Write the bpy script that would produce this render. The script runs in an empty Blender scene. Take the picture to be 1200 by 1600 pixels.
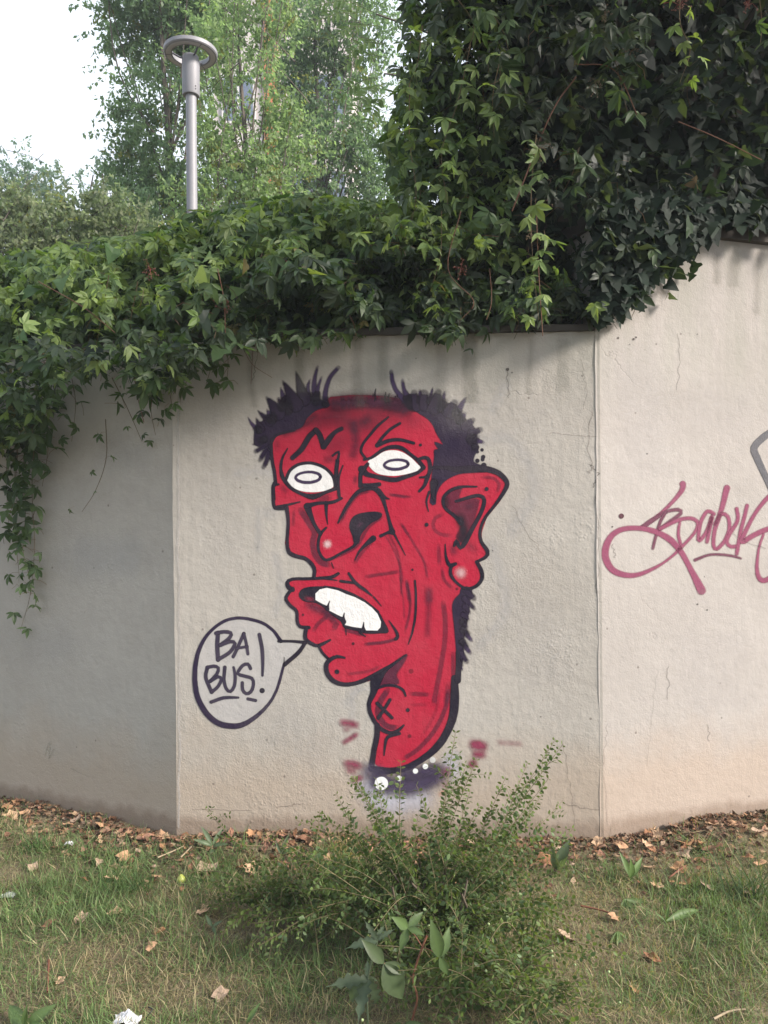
import bpy, math, random
import numpy as np
from mathutils import Vector, Matrix
from mathutils.geometry import tessellate_polygon
R_ = math.radians
rng = np.random.default_rng(7); random.seed(7)
S = bpy.context.scene
C = S.collection

# ------------------------------------------------------------------ camera
EYE = np.array([0.0, 0.0, 1.6]); FPX = 1200.0; ROLL = R_(0.5)
cr, sr = math.cos(ROLL), math.sin(ROLL)
CR = np.array([cr, 0, -sr]); CU = np.array([sr, 0, cr]); CF = np.array([0, 1.0, 0])
cd = bpy.data.cameras.new('camera'); cam = bpy.data.objects.new('camera', cd); C.objects.link(cam)
cd.sensor_fit = 'VERTICAL'; cd.sensor_height = 24.0; cd.lens = 24.0*FPX/1600.0
cd.clip_start = 0.05; cd.clip_end = 600
M = Matrix.Identity(4)
for i in range(3):
    M[i][0] = CR[i]; M[i][1] = CU[i]; M[i][2] = -CF[i]; M[i][3] = EYE[i]
cam.matrix_world = M
S.camera = cam
S.render.resolution_x, S.render.resolution_y = 768, 1024

# ------------------------------------------------------------------ world, sun, exposure
GLARE_HAZE = .0022
SUN_EL, SUN_AZ = R_(29), R_(68)          # azimuth: to the right of the wall's outward normal
CLOUD_AT = (0.3, 0.9, 0.2); CLOUD = (4.75, 5.15, 5.75, 1)      # broken white cloud over the blue
w = bpy.data.worlds.new("World"); S.world = w; w.use_nodes = True
nt = w.node_tree; nt.nodes.clear()
sky = nt.nodes.new('ShaderNodeTexSky'); sky.sky_type = 'NISHITA'; sky.sun_disc = False
sky.sun_elevation = SUN_EL; sky.sun_rotation = math.pi - SUN_AZ
sky.air_density = 1.0; sky.dust_density = 3.0; sky.ozone_density = 1.0
bg = nt.nodes.new('ShaderNodeBackground'); bg.inputs['Strength'].default_value = 0.13
wo = nt.nodes.new('ShaderNodeOutputWorld')
tc = nt.nodes.new('ShaderNodeTexCoord'); mpw = nt.nodes.new('ShaderNodeMapping'); nt.links.new(tc.outputs['Generated'], mpw.inputs[0])
mpw.inputs['Scale'].default_value = (1.0, 1.0, 1.9); mpw.inputs['Location'].default_value = CLOUD_AT
cn = nt.nodes.new('ShaderNodeTexNoise'); cn.inputs['Scale'].default_value = 1.5; cn.inputs['Detail'].default_value = 7; cn.inputs['Roughness'].default_value = .56
nt.links.new(mpw.outputs[0], cn.inputs['Vector'])
cr_ = nt.nodes.new('ShaderNodeValToRGB'); cr_.color_ramp.elements[0].position = .37; cr_.color_ramp.elements[1].position = .50; nt.links.new(cn.outputs[0], cr_.inputs[0])
cm = nt.nodes.new('ShaderNodeMix'); cm.data_type = 'RGBA'; nt.links.new(cr_.outputs[0], cm.inputs[0]); nt.links.new(sky.outputs[0], cm.inputs[6]); cm.inputs[7].default_value = CLOUD
nt.links.new(cm.outputs[2], bg.inputs[0]); nt.links.new(bg.outputs[0], wo.inputs[0])
sd = bpy.data.lights.new('sun', 'SUN'); sd.energy = 4.5; sd.angle = R_(12); sd.color = (1.0, 0.91, 0.84)
sun = bpy.data.objects.new('sun', sd); C.objects.link(sun)
SUN = np.array([math.sin(SUN_AZ)*math.cos(SUN_EL), -math.cos(SUN_AZ)*math.cos(SUN_EL), math.sin(SUN_EL)])
sun.rotation_euler = Vector(SUN).to_track_quat('Z', 'Y').to_euler(); sun.location = (8, -4, 9)
S.view_settings.view_transform = 'Standard'; S.view_settings.look = 'None'
S.view_settings.exposure = 0.99; S.view_settings.gamma = 1.0; S.view_settings.use_curve_mapping = False
S.render.engine = 'CYCLES'
S.cycles.transparent_max_bounces = 24

# ------------------------------------------------------------------ geometry helpers
def ray(px, py):
    px = np.asarray(px, float); py = np.asarray(py, float)
    a = (px-600.0)/FPX; b = (800.0-py)/FPX
    return CF + a[..., None]*CR + b[..., None]*CU
def at(px, py, Y):                       # point on the ray at forward distance Y
    d = ray(px, py); return EYE + d*(Y/d[..., 1:2])
def ground_at(px, py, z=0.0):
    d = ray(px, py); t = (z-EYE[2])/d[..., 2:3]; return EYE + d*t

def mesh_obj(name, verts, faces, mat=None, parent=None, loc=(0, 0, 0), smooth=False):
    """verts in world coordinates; object origin at loc (or at its parent's)"""
    me = bpy.data.meshes.new(name)
    o = bpy.data.objects.new(name, me); C.objects.link(o)
    v = np.asarray(verts, float)
    if parent is not None:
        o.parent = parent
        base = np.array(wloc(parent))
        v = v - base
    else:
        o.location = loc; v = v - np.array(loc)
    me.from_pydata(v.tolist(), [], [list(map(int, f)) for f in faces])
    if mat: me.materials.append(mat)
    if smooth: me.polygons.foreach_set('use_smooth', [True]*len(me.polygons))
    me.update()
    return o
def wloc(o):
    l = np.zeros(3)
    while o is not None:
        l = l + np.array(o.location); o = o.parent
    return l
def big_mesh(name, V, F, mat, parent=None, loc=(0, 0, 0), tint=None, smooth=False):
    """V (n,3) world coords, F (m,k) all same arity, tint (n,4)"""
    me = bpy.data.meshes.new(name); o = bpy.data.objects.new(name, me); C.objects.link(o)
    if parent is not None: o.parent = parent; base = wloc(parent)
    else: o.location = loc; base = np.array(loc)
    V = V-base; k = F.shape[1]
    me.vertices.add(len(V)); me.vertices.foreach_set('co', V.astype(np.float32).ravel())
    me.loops.add(F.size); me.loops.foreach_set('vertex_index', F.astype(np.int32).ravel())
    me.polygons.add(len(F)); me.polygons.foreach_set('loop_start', np.arange(0, F.size, k, dtype=np.int32))
    if tint is not None:
        a = me.color_attributes.new('tint', 'FLOAT_COLOR', 'POINT'); a.data.foreach_set('color', tint.astype(np.float32).ravel())
    me.materials.append(mat); me.update(calc_edges=True)
    if smooth: me.polygons.foreach_set('use_smooth', np.ones(len(F), bool))
    me.validate()
    return o
def empty(name, loc, label=None, cat=None, group=None):
    o = bpy.data.objects.new(name, None); C.objects.link(o); o.location = tuple(float(q) for q in loc)
    o.empty_display_size = 0.1
    if label: tag(o, label, cat, group)
    return o
def tag(o, label=None, cat=None, group=None, kind=None):
    if label: o['label'] = label
    if cat: o['category'] = cat
    if group: o['group'] = group
    if kind: o['kind'] = kind
    return o
def tube_arrays(P, rad, n=5):
    P = np.asarray(P, float); m = len(P); rad = np.broadcast_to(np.asarray(rad, float), (m,))
    T = np.gradient(P, axis=0); T /= np.linalg.norm(T, axis=1)[:, None]+1e-9
    ref = np.array([0.31, 0.17, 0.93]); ref = np.where(np.abs(T@ref)[:, None] > .9, np.array([1.0, 0, .1]), ref)
    A = np.cross(T, ref); A /= np.linalg.norm(A, axis=1)[:, None]; B = np.cross(T, A)
    th = np.arange(n)/n*2*math.pi
    V = P[:, None] + rad[:, None, None]*(np.cos(th)[None, :, None]*A[:, None]+np.sin(th)[None, :, None]*B[:, None])
    V = V.reshape(-1, 3)
    i = np.arange(m-1)[:, None]*n; j = np.arange(n)[None]; j2 = (j+1) % n
    F = np.stack([i+j, i+j2, i+n+j2, i+n+j], -1).reshape(-1, 4)
    return V, F
class Acc:                                # accumulates quads (+ tints)
    def __init__(s): s.V = []; s.F = []; s.T = []; s.n = 0
    def add(s, V, F, tint=(.1, .1, .1)):
        s.V.append(V); s.F.append(F+s.n); s.n += len(V)
        t = np.ones((len(V), 4)); t[:, :3] = tint; s.T.append(t)
    def tube(s, P, r, n=5, tint=(.1, .1, .1)): s.add(*tube_arrays(P, r, n), tint)
    def build(s, name, mat, parent=None, loc=(0, 0, 0), smooth=True):
        return big_mesh(name, np.concatenate(s.V), np.concatenate(s.F), mat, parent, loc, np.concatenate(s.T), smooth)
def spline(pts, step=None, n=None, closed=False):
    P = np.asarray(pts, float)
    if len(P) == 2 and not closed:
        t = np.linspace(0, 1, n or 8)[:, None]; return P[0]*(1-t)+P[1]*t
    Q = np.vstack([P[-1:], P, P[:2]]) if closed else np.vstack([2*P[0]-P[1], P, 2*P[-1]-P[-2]])
    out = []; seg = len(P) if closed else len(P)-1
    for i in range(seg):
        p0, p1, p2, p3 = Q[i:i+4]
        L = np.linalg.norm(p2[:2]-p1[:2]) if step else 1
        k = max(2, int(L/step)) if step else max(2, int((n or 24)/seg))
        for t in np.arange(k)/k:
            out.append(.5*((2*p1)+(-p0+p2)*t+(2*p0-5*p1+4*p2-p3)*t*t+(-p0+3*p1-3*p2+p3)*t**3))
    if not closed: out.append(P[-1])
    return np.array(out)
def rotm(yaw, tilt, roll):                # Rz(yaw) Rx(tilt) Ry(roll), vectorised
    cy, sy = np.cos(yaw), np.sin(yaw); cx, sx = np.cos(tilt), np.sin(tilt); cz, sz = np.cos(roll), np.sin(roll)
    n = len(yaw); Rz = np.zeros((n, 3, 3)); Rx = np.zeros((n, 3, 3)); Ry = np.zeros((n, 3, 3))
    Rz[:, 0, 0] = cy; Rz[:, 0, 1] = -sy; Rz[:, 1, 0] = sy; Rz[:, 1, 1] = cy; Rz[:, 2, 2] = 1
    Rx[:, 0, 0] = 1; Rx[:, 1, 1] = cx; Rx[:, 1, 2] = -sx; Rx[:, 2, 1] = sx; Rx[:, 2, 2] = cx
    Ry[:, 0, 0] = cz; Ry[:, 0, 2] = sz; Ry[:, 1, 1] = 1; Ry[:, 2, 0] = -sz; Ry[:, 2, 2] = cz
    return Rz@Rx@Ry
def scatter(tmpl, pos, Rm, sc, tint):
    """tmpl (V,F quads); returns V,F,T arrays"""
    tv, tf = tmpl; n = len(pos); k = len(tv)
    V = np.einsum('nij,kj->nki', Rm, tv)*np.asarray(sc)[:, None, None] + pos[:, None]
    F = tf[None]+(np.arange(n)*k)[:, None, None]
    T = np.ones((n, k, 4)); T[:, :, :3] = tint[:, None]
    return V.reshape(-1, 3), F.reshape(-1, tf.shape[1]), T.reshape(-1, 4)
def scatter_build(name, parts, mat, parent=None, loc=(0, 0, 0), smooth=False):
    Vs, Fs, Ts, n = [], [], [], 0
    for V, F, T in parts:
        Vs.append(V); Fs.append(F+n); Ts.append(T); n += len(V)
    return big_mesh(name, np.concatenate(Vs), np.concatenate(Fs), mat, parent, loc, np.concatenate(Ts), smooth)
def vnoise(x, y, s=0):                    # cheap smooth value noise, numpy
    x = np.asarray(x, float); y = np.asarray(y, float)
    xi = np.floor(x); yi = np.floor(y); fx = x-xi; fy = y-yi
    def h(a, b): return np.modf(np.abs(np.sin(a*127.1+b*311.7+s*74.7)*43758.5453))[0]
    ux = fx*fx*(3-2*fx); uy = fy*fy*(3-2*fy)
    return (h(xi, yi)*(1-ux)+h(xi+1, yi)*ux)*(1-uy)+(h(xi, yi+1)*(1-ux)+h(xi+1, yi+1)*ux)*uy

# ------------------------------------------------------------------ materials
def newmat(name):
    m = bpy.data.materials.new(name); m.use_nodes = True; t = m.node_tree; t.nodes.clear()
    out = t.nodes.new('ShaderNodeOutputMaterial'); return m, t, out
def N(t, kind, **kw):
    n = t.nodes.new('ShaderNode'+kind)
    for k, v in kw.items():
        if hasattr(n, k): setattr(n, k, v)
        else: n.inputs[k.replace('_', ' ')].default_value = v
    return n
def ramp(t, src, stops):
    r = t.nodes.new('ShaderNodeValToRGB'); e = r.color_ramp.elements
    while len(e) < len(stops): e.new(.5)
    for q, (p, c) in zip(e, stops):
        q.position = p; q.color = (*c, 1) if len(c) == 3 else c
    t.links.new(src, r.inputs[0]); return r.outputs[0]
def mixc(t, f, a, b, mode='MIX'):
    m = t.nodes.new('ShaderNodeMix'); m.data_type = 'RGBA'; m.blend_type = mode
    for s, v in ((m.inputs[0], f), (m.inputs[6], a), (m.inputs[7], b)):
        if hasattr(v, 'links'): t.links.new(v, s)
        else: s.default_value = (*v, 1) if isinstance(v, tuple) else v
    return m.outputs[2]
def math_(t, op, a, b=0.0, c=None):
    m = t.nodes.new('ShaderNodeMath'); m.operation = op
    for i, v in enumerate((a, b) if c is None else (a, b, c)):
        if hasattr(v, 'links'): t.links.new(v, m.inputs[i])
        else: m.inputs[i].default_value = v
    return m.outputs[0]
def stucco_bump(t, strength=1.0, lite=False):
    g = t.nodes.new('ShaderNodeNewGeometry'); P = g.outputs['Position']
    def nz(scale, det=3, rough=.55):
        n = N(t, 'TexNoise', Scale=scale, Detail=det, Roughness=rough); t.links.new(P, n.inputs['Vector']); return n.outputs[0]
    if lite:
        mp = N(t, 'Mapping'); mp.inputs['Scale'].default_value = (30, 30, 3.2); t.links.new(P, mp.inputs[0]); tw_ = N(t, 'TexNoise', Scale=1.0, Detail=2.0); t.links.new(mp.outputs[0], tw_.inputs['Vector'])
        h = math_(t, 'ADD', math_(t, 'ADD', math_(t, 'MULTIPLY', nz(120, 2, .6), .55), math_(t, 'MULTIPLY', nz(22, 3, .6), 1.5)), math_(t, 'MULTIPLY', tw_.outputs[0], .45))
        b = N(t, 'Bump'); b.inputs['Strength'].default_value = .44*strength; b.inputs['Distance'].default_value = .006
        t.links.new(h, b.inputs['Height']); return b.outputs[0], P, nz, None
    patch = ramp(t, nz(1.7, 2), [(.42, (0, 0, 0)), (.62, (1, 1, 1))])
    fine = math_(t, 'MULTIPLY', nz(120, 3, .6), math_(t, 'MULTIPLY_ADD', patch, .75, .35))
    lump = nz(22, 4, .6)
    v = N(t, 'TexVoronoi', Scale=46.0); t.links.new(P, v.inputs['Vector'])
    blister = math_(t, 'MULTIPLY', ramp(t, v.outputs[0], [(.1, (1, 1, 1)), (.45, (0, 0, 0))]), ramp(t, nz(2.6, 3), [(.56, (0, 0, 0)), (.66, (1, 1, 1))]))
    # hairline cracks
    wn = N(t, 'TexNoise', Scale=5.0, Detail=4.0); t.links.new(P, wn.inputs['Vector'])
    wp = N(t, 'VectorMath', operation='MULTIPLY_ADD'); t.links.new(wn.outputs[1], wp.inputs[0]); wp.inputs[1].default_value = (.35, .35, .35); t.links.new(P, wp.inputs[2])
    vc = N(t, 'TexVoronoi', Scale=1.5, feature='DISTANCE_TO_EDGE'); t.links.new(wp.outputs[0], vc.inputs['Vector'])
    crack = math_(t, 'MULTIPLY', ramp(t, vc.outputs['Distance'], [(0, (1, 1, 1)), (.006, (0, 0, 0))]), ramp(t, nz(1.1, 2), [(.60, (0, 0, 0)), (.70, (.6, .6, .6))]))
    h = math_(t, 'ADD', math_(t, 'ADD', math_(t, 'MULTIPLY', fine, .8), math_(t, 'MULTIPLY', lump, 1.5)), math_(t, 'MULTIPLY', blister, .45))
    h = math_(t, 'SUBTRACT', h, math_(t, 'MULTIPLY', crack, .9))
    trowel = N(t, 'TexNoise', Scale=1.0, Detail=3.0)
    mp = N(t, 'Mapping'); mp.inputs['Scale'].default_value = (30, 30, 3.2); t.links.new(P, mp.inputs[0]); t.links.new(mp.outputs[0], trowel.inputs['Vector'])
    h = math_(t, 'ADD', h, math_(t, 'MULTIPLY', trowel.outputs[0], .45))
    b = N(t, 'Bump'); b.inputs['Strength'].default_value = .44*strength; b.inputs['Distance'].default_value = .006
    t.links.new(h, b.inputs['Height'])
    return b.outputs[0], P, nz, crack
def mat_stucco(name, base, pale, warm):
    m, t, out = newmat(name)
    bmp, P, nz, crack = stucco_bump(t)
    col = mixc(t, ramp(t, nz(1.3, 5, .6), [(.35, (0, 0, 0)), (.7, (1, 1, 1))]), base, pale)
    col = mixc(t, math_(t, 'MULTIPLY', ramp(t, nz(9, 5, .7), [(.45, (0, 0, 0)), (.7, (1, 1, 1))]), .22), col, tuple(.72*q for q in base))
    # repaint patches with straight-ish roller edges
    mp = N(t, 'Mapping'); mp.inputs['Scale'].default_value = (1.9, 1.9, 2.6); t.links.new(P, mp.inputs[0])
    v = N(t, 'TexVoronoi', Scale=1.0, distance='CHEBYCHEV'); t.links.new(mp.outputs[0], v.inputs['Vector'])
    sepc = N(t, 'SeparateColor'); t.links.new(v.outputs['Color'], sepc.inputs[0])
    col = mixc(t, math_(t, 'MULTIPLY', ramp(t, sepc.outputs[0], [(.5, (0, 0, 0)), (.9, (1, 1, 1))]), .34), col, tuple(.86*q for q in pale))
    sep = N(t, 'SeparateXYZ'); t.links.new(P, sep.inputs[0])
    # warm tan towards the foot, dirt on the lowest strip
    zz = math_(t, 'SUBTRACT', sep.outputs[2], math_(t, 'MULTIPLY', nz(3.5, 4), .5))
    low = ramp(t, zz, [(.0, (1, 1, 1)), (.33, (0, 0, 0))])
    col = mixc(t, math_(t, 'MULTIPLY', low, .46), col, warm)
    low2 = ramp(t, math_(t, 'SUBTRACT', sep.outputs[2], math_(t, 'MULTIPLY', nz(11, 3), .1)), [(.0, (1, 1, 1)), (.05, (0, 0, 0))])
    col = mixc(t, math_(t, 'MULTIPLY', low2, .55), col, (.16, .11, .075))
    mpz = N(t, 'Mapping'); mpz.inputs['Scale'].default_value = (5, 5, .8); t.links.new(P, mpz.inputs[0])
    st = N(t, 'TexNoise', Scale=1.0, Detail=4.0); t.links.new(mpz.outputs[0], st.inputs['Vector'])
    up = math_(t, 'MULTIPLY', ramp(t, math_(t, 'MULTIPLY', sep.outputs[2], .3333), [(.68, (0, 0, 0)), (.83, (1, 1, 1))]), ramp(t, st.outputs[0], [(.42, (0, 0, 0)), (.65, (1, 1, 1))]))  # greenish grime below the coping, with shade painted into it
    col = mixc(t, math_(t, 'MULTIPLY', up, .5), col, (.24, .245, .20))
    col = mixc(t, math_(t, 'MULTIPLY', crack, .4), col, (.12, .10, .09))
    v2 = N(t, 'TexVoronoi', Scale=7.0); t.links.new(P, v2.inputs['Vector'])
    col = mixc(t, math_(t, 'MULTIPLY', ramp(t, v2.outputs['Distance'], [(.035, (1, 1, 1)), (.05, (0, 0, 0))]), .6), col, (.1, .08, .07))
    p = N(t, 'BsdfPrincipled', Roughness=.85); t.links.new(col, p.inputs['Base Color']); t.links.new(bmp, p.inputs['Normal'])
    p.inputs['Specular IOR Level'].default_value = .25
    t.links.new(p.outputs[0], out.inputs[0]); return m
def mat_paint():
    m, t, out = newmat('spray_paint')
    bmp, P, nz, crack = stucco_bump(t, .95, True)
    a = N(t, 'VertexColor', layer_name='tint')
    col = mixc(t, ramp(t, nz(6, 4, .6), [(.3, (0, 0, 0)), (.75, (1, 1, 1))]), a.outputs[0], mixc(t, .045, a.outputs[0], (.55, .42, .40)))
    p = N(t, 'BsdfPrincipled', Roughness=.7); t.links.new(col, p.inputs['Base Color']); t.links.new(bmp, p.inputs['Normal'])
    p.inputs['Specular IOR Level'].default_value = .13
    # spray break-up: coverage eats away at thin edges, pores of the render stay bare
    grit = math_(t, 'MULTIPLY_ADD', nz(170, 2, .6), .30, -.15)
    al = math_(t, 'ADD', a.outputs[1], math_(t, 'MULTIPLY', grit, math_(t, 'SUBTRACT', 1.0, math_(t, 'MULTIPLY', a.outputs[1], .82))))
    al = math_(t, 'MULTIPLY', ramp(t, al, [(.02, (0, 0, 0)), (1.0, (1, 1, 1))]), math_(t, 'GREATER_THAN', a.outputs[1], .004))
    t.links.new(al, p.inputs['Alpha'])
    t.links.new(p.outputs[0], out.inputs[0]); return m
def mat_leaf(name, rough=.42, trans=.35, spec=.5, backpale=.25, through=(1.5, 1.5, .55)):
    m, t, out = newmat(name)
    a = N(t, 'VertexColor', layer_name='tint')
    g = N(t, 'NewGeometry'); n = N(t, 'TexNoise', Scale=28.0, Detail=3.0); t.links.new(g.outputs['Position'], n.inputs['Vector'])
    col = mixc(t, math_(t, 'MULTIPLY', n.outputs[0], .45), a.outputs[0], mixc(t, 1.0, a.outputs[0], (.55, .62, .5), 'MULTIPLY'))
    col = mixc(t, math_(t, 'MULTIPLY', g.outputs['Backfacing'], backpale), col, (.12, .15, .09))
    p = N(t, 'BsdfPrincipled', Roughness=rough); t.links.new(col, p.inputs['Base Color']); p.inputs['Specular IOR Level'].default_value = spec
    tr = N(t, 'BsdfTranslucent'); t.links.new(mixc(t, 1.0, col, through, 'MULTIPLY'), tr.inputs[0])
    mx = N(t, 'MixShader'); mx.inputs[0].default_value = trans
    t.links.new(p.outputs[0], mx.inputs[1]); t.links.new(tr.outputs[0], mx.inputs[2]); t.links.new(mx.outputs[0], out.inputs[0]); return m
def mat_simple(name, col, rough=.7, metal=0.0, var=.25, scale=14.0, bump=.0, spec=.4, tint=False):
    m, t, out = newmat(name)
    g = N(t, 'TexCoord'); n = N(t, 'TexNoise', Scale=scale, Detail=4.0); t.links.new(g.outputs['Object'], n.inputs['Vector'])
    base = col
    if tint: base = N(t, 'VertexColor', layer_name='tint').outputs[0]; dark = mixc(t, 1.0, base, (1-var*2, 1-var*2, 1-var*2), 'MULTIPLY')
    else: dark = tuple(q*(1-var*1.6) for q in col)
    c = mixc(t, n.outputs[0], base, dark)
    p = N(t, 'BsdfPrincipled', Roughness=rough, Metallic=metal); t.links.new(c, p.inputs['Base Color']); p.inputs['Specular IOR Level'].default_value = spec
    if bump:
        b = N(t, 'Bump'); b.inputs['Strength'].default_value = bump; b.inputs['Distance'].default_value = .01
        t.links.new(n.outputs[0], b.inputs['Height']); t.links.new(b.outputs[0], p.inputs['Normal'])
    t.links.new(p.outputs[0], out.inputs[0]); return m

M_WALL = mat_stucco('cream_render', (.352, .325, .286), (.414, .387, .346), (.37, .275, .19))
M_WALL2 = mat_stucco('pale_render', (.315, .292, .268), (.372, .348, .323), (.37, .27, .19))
M_PAINT = mat_paint()
M_LEAF = mat_leaf('creeper_leaf', .46, .40, .28)
M_IVY = mat_leaf('ivy_leaf', .62, .25, .2)
M_TREE = mat_leaf('tree_leaf', .5, .6, .45, .2, (1.35, 1.5, 1.0))
M_BUSH = mat_leaf('shrub_leaf', .5, .42, .35)
M_GRASS = mat_leaf('grass_blade', .6, .35, .3, .1)
M_DEAD = mat_simple('dead_leaf', (.3, .18, .1), .8, var=.22, scale=30, tint=True, spec=.2)
M_STEM = mat_simple('vine_stem', (.1, .07, .05), .8, tint=True, var=.2)
M_BARK = mat_simple('bark', (.13, .11, .09), .9, var=.3, scale=8, bump=.6)
M_COPE = mat_simple('weathered_coping', (.085, .075, .065), .9, var=.35, scale=9, bump=.5)
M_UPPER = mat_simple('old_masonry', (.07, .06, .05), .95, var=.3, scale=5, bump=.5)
M_METAL = mat_simple('grey_lamp_metal', (.235, .235, .248), .55, .1, var=.10, scale=5)
M_METALD = mat_simple('dark_lamp_metal', (.10, .10, .115), .5, .3, var=.10, scale=5)
M_LENS = mat_simple('lamp_diffuser', (.42, .41, .42), .35, var=.1)
M_FACADE = mat_simple('pale_facade', (.52, .47, .45), .9, var=.12, scale=1.2)
M_BRICK = mat_simple('orange_band', (.50, .17, .075), .85, var=.2, scale=3)
M_GLASS = mat_simple('window_glass', (.14, .17, .23), .12, var=.2, spec=.8)
M_FRAME = mat_simple('window_frame', (.6, .58, .56), .6, var=.1)

# ------------------------------------------------------------------ wall line, from the foot of the wall
g0 = ground_at(276, 1300)[0:3]; g1 = ground_at(937, 1308); gL = ground_at(0, 1245); gR = ground_at(1200, 1269)
B0, B1 = g0[:2], g1[:2]
dL = (gL[:2]-B0)/np.linalg.norm(gL[:2]-B0); dR = (gR[:2]-B1)/np.linalg.norm(gR[:2]-B1)
BL = B0+dL*6.5; BR = B1+dR*6.5
def WY(x):                                # y of the wall front at world x
    return np.interp(x, [BL[0], B0[0], B1[0], BR[0]], [BL[1], B0[1], B1[1], BR[1]])
def on_wall(px, py, t=0.0):               # ray / wall front, t metres in front of it
    px = np.asarray(px, float); py = np.asarray(py, float); Y = np.full(px.shape, 3.8)
    d = ray(px, py)
    for _ in range(12): Y = WY(EYE[0]+d[..., 0]*Y/d[..., 1])-t
    return EYE+d*(Y/d[..., 1])[..., None]
ZTOP = float(on_wall(600, 524)[2]); ZTALL = float(on_wall(1130, 376)[2])

def wall_face(name, A, Bp, ztop, mat, parent, wob0=None, wob1=None, thick=.25, nz=48, ret=0.0):
    d = (Bp-A)/np.linalg.norm(Bp-A); nrm = np.array([-d[1], d[0]]);  # towards the back
    if nrm[1] < 0: nrm = -nrm
    z = np.linspace(-.25, ztop, nz+1)
    w0 = np.zeros(nz+1) if wob0 is None else wob0; w1 = np.zeros(nz+1) if wob1 is None else wob1
    V, F = [], []
    for k in range(nz+1):
        a = A+d*w0[k]; b = Bp+d*w1[k]
        V += [(*a, z[k]), (*b, z[k])]
    for k in range(nz): F.append((2*k, 2*k+1, 2*k+3, 2*k+2))
    n0 = len(V)
    for k in range(nz+1):
        a = A+d*w0[k]+nrm*thick; b = Bp+d*w1[k]+nrm*thick
        V += [(*a, z[k]), (*b, z[k])]
    for k in range(nz):
        F.append((n0+2*k+1, n0+2*k, n0+2*k+2, n0+2*k+3))
        F.append((2*k, 2*k+2, n0+2*k+2, n0+2*k)); F.append((2*k+1, n0+2*k+1, n0+2*k+3, 2*k+3))
    F.append((2*nz, 2*nz+1, n0+2*nz+1, n0+2*nz)); F.append((1, 0, n0, n0+1))
    return mesh_obj(name, V, F, mat, parent)
def bar(A, Bp, z0, z1, front, back, name, mat, parent, seg=30, wob=.004):
    d = (Bp-A)/np.linalg.norm(Bp-A); nrm = np.array([-d[1], d[0]])
    if nrm[1] < 0: nrm = -nrm
    V, F = [], []
    for k in range(seg+1):
        p = A+(Bp-A)*k/seg
        for (o, z) in ((-front, z0), (-front, z1), (back, z1), (back, z0)):
            q = p+nrm*(o+random.uniform(-wob, wob)); V.append((*q, z+random.uniform(-wob, wob)))
    for k in range(seg):
        for j in range(4): F.append((4*k+j, 4*k+(j+1) % 4, 4*k+4+(j+1) % 4, 4*k+4+j))
    F += [(3, 2, 1, 0), (4*seg, 4*seg+1, 4*seg+2, 4*seg+3)]
    return mesh_obj(name, V, F, mat, parent)
wv0 = np.cumsum(rng.normal(0, .0016, 49)); wv0 -= np.linspace(wv0[0], wv0[-1], 49)
wv1 = np.cumsum(rng.normal(0, .0022, 49)); wv1 -= np.linspace(wv1[0], wv1[-1], 49); wv1 += rng.normal(0, .0012, 49)
rw = empty('retaining_wall', (*((B0+B1)/2), 0), 'low cream rendered retaining wall bent at a corner, carrying the red face mural', 'wall')
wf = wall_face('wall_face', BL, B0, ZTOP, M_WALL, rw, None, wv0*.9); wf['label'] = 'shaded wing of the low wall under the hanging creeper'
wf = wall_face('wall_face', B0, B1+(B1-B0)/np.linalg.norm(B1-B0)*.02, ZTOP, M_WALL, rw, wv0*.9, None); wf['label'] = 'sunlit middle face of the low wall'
bar(BL, B0, ZTOP+.001, ZTOP+.035, .018, .28, 'coping', M_COPE, rw)
bar(B0, B1-(B1-B0)*.001, ZTOP+.0015, ZTOP+.034, .02, .28, 'coping', M_COPE, rw)
nR = np.array([-dR[1], dR[0]]); nR = nR if nR[1] > 0 else -nR
T0, T1 = B1-nR*.0025, BR-nR*.0025
tw = empty('tall_wall', (*T0, 0), 'taller pale rendered wall joining the low wall at a ragged seam, with pink lettering sprayed on it', 'wall')
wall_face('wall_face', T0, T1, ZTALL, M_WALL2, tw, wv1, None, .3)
bar(T0-dR*.02, T1, ZTALL+.001, ZTALL+.075, .03, .33, 'coping', M_COPE, tw)

# ground in front, terrace behind
xs = np.concatenate([[-38, -22, -12, -7], np.linspace(-4.5, 4.5, 150), [7, 12, 22, 38]])
ys = np.concatenate([[-30, -20, -12, -4], np.linspace(0.5, 5.4, 90), [7, 9]])
X, Yg = np.meshgrid(xs, ys)
def gz(x, y):
    m = np.clip(1-np.maximum(np.abs(x)-3.5, 0), 0, 1)*np.clip((y-.6)/.5, 0, 1)*np.clip((5.2-y)/.3, 0, 1)
    strip = np.clip(1-(WY(x)-y)/.5, 0, 1)
    return m*((vnoise(x*2.3, y*2.3, 1)-.5)*.05+(vnoise(x*7, y*7, 2)-.5)*.028+strip*.02)-.012
Z = gz(X, Yg); nx = len(xs)
V = np.stack([X, Yg, Z], -1).reshape(-1, 3)
i, j = np.meshgrid(np.arange(len(ys)-1), np.arange(nx-1), indexing='ij'); a = (i*nx+j).ravel()
F = np.stack([a, a+1, a+nx+1, a+nx], -1)
m, t, out = newmat('soil'); g = N(t, 'NewGeometry')
n1 = N(t, 'TexNoise', Scale=3.0, Detail=6.0, Roughness=.65); n2 = N(t, 'TexNoise', Scale=60.0, Detail=4.0)
for n in (n1, n2): t.links.new(g.outputs['Position'], n.inputs['Vector'])
col = mixc(t, ramp(t, n1.outputs[0], [(.35, (0, 0, 0)), (.65, (1, 1, 1))]), (.125, .108, .066), (.20, .168, .11))
col = mixc(t, ramp(t, n2.outputs[0], [(.4, (0, 0, 0)), (.7, (1, 1, 1))]), col, (.125, .09, .06))
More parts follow.
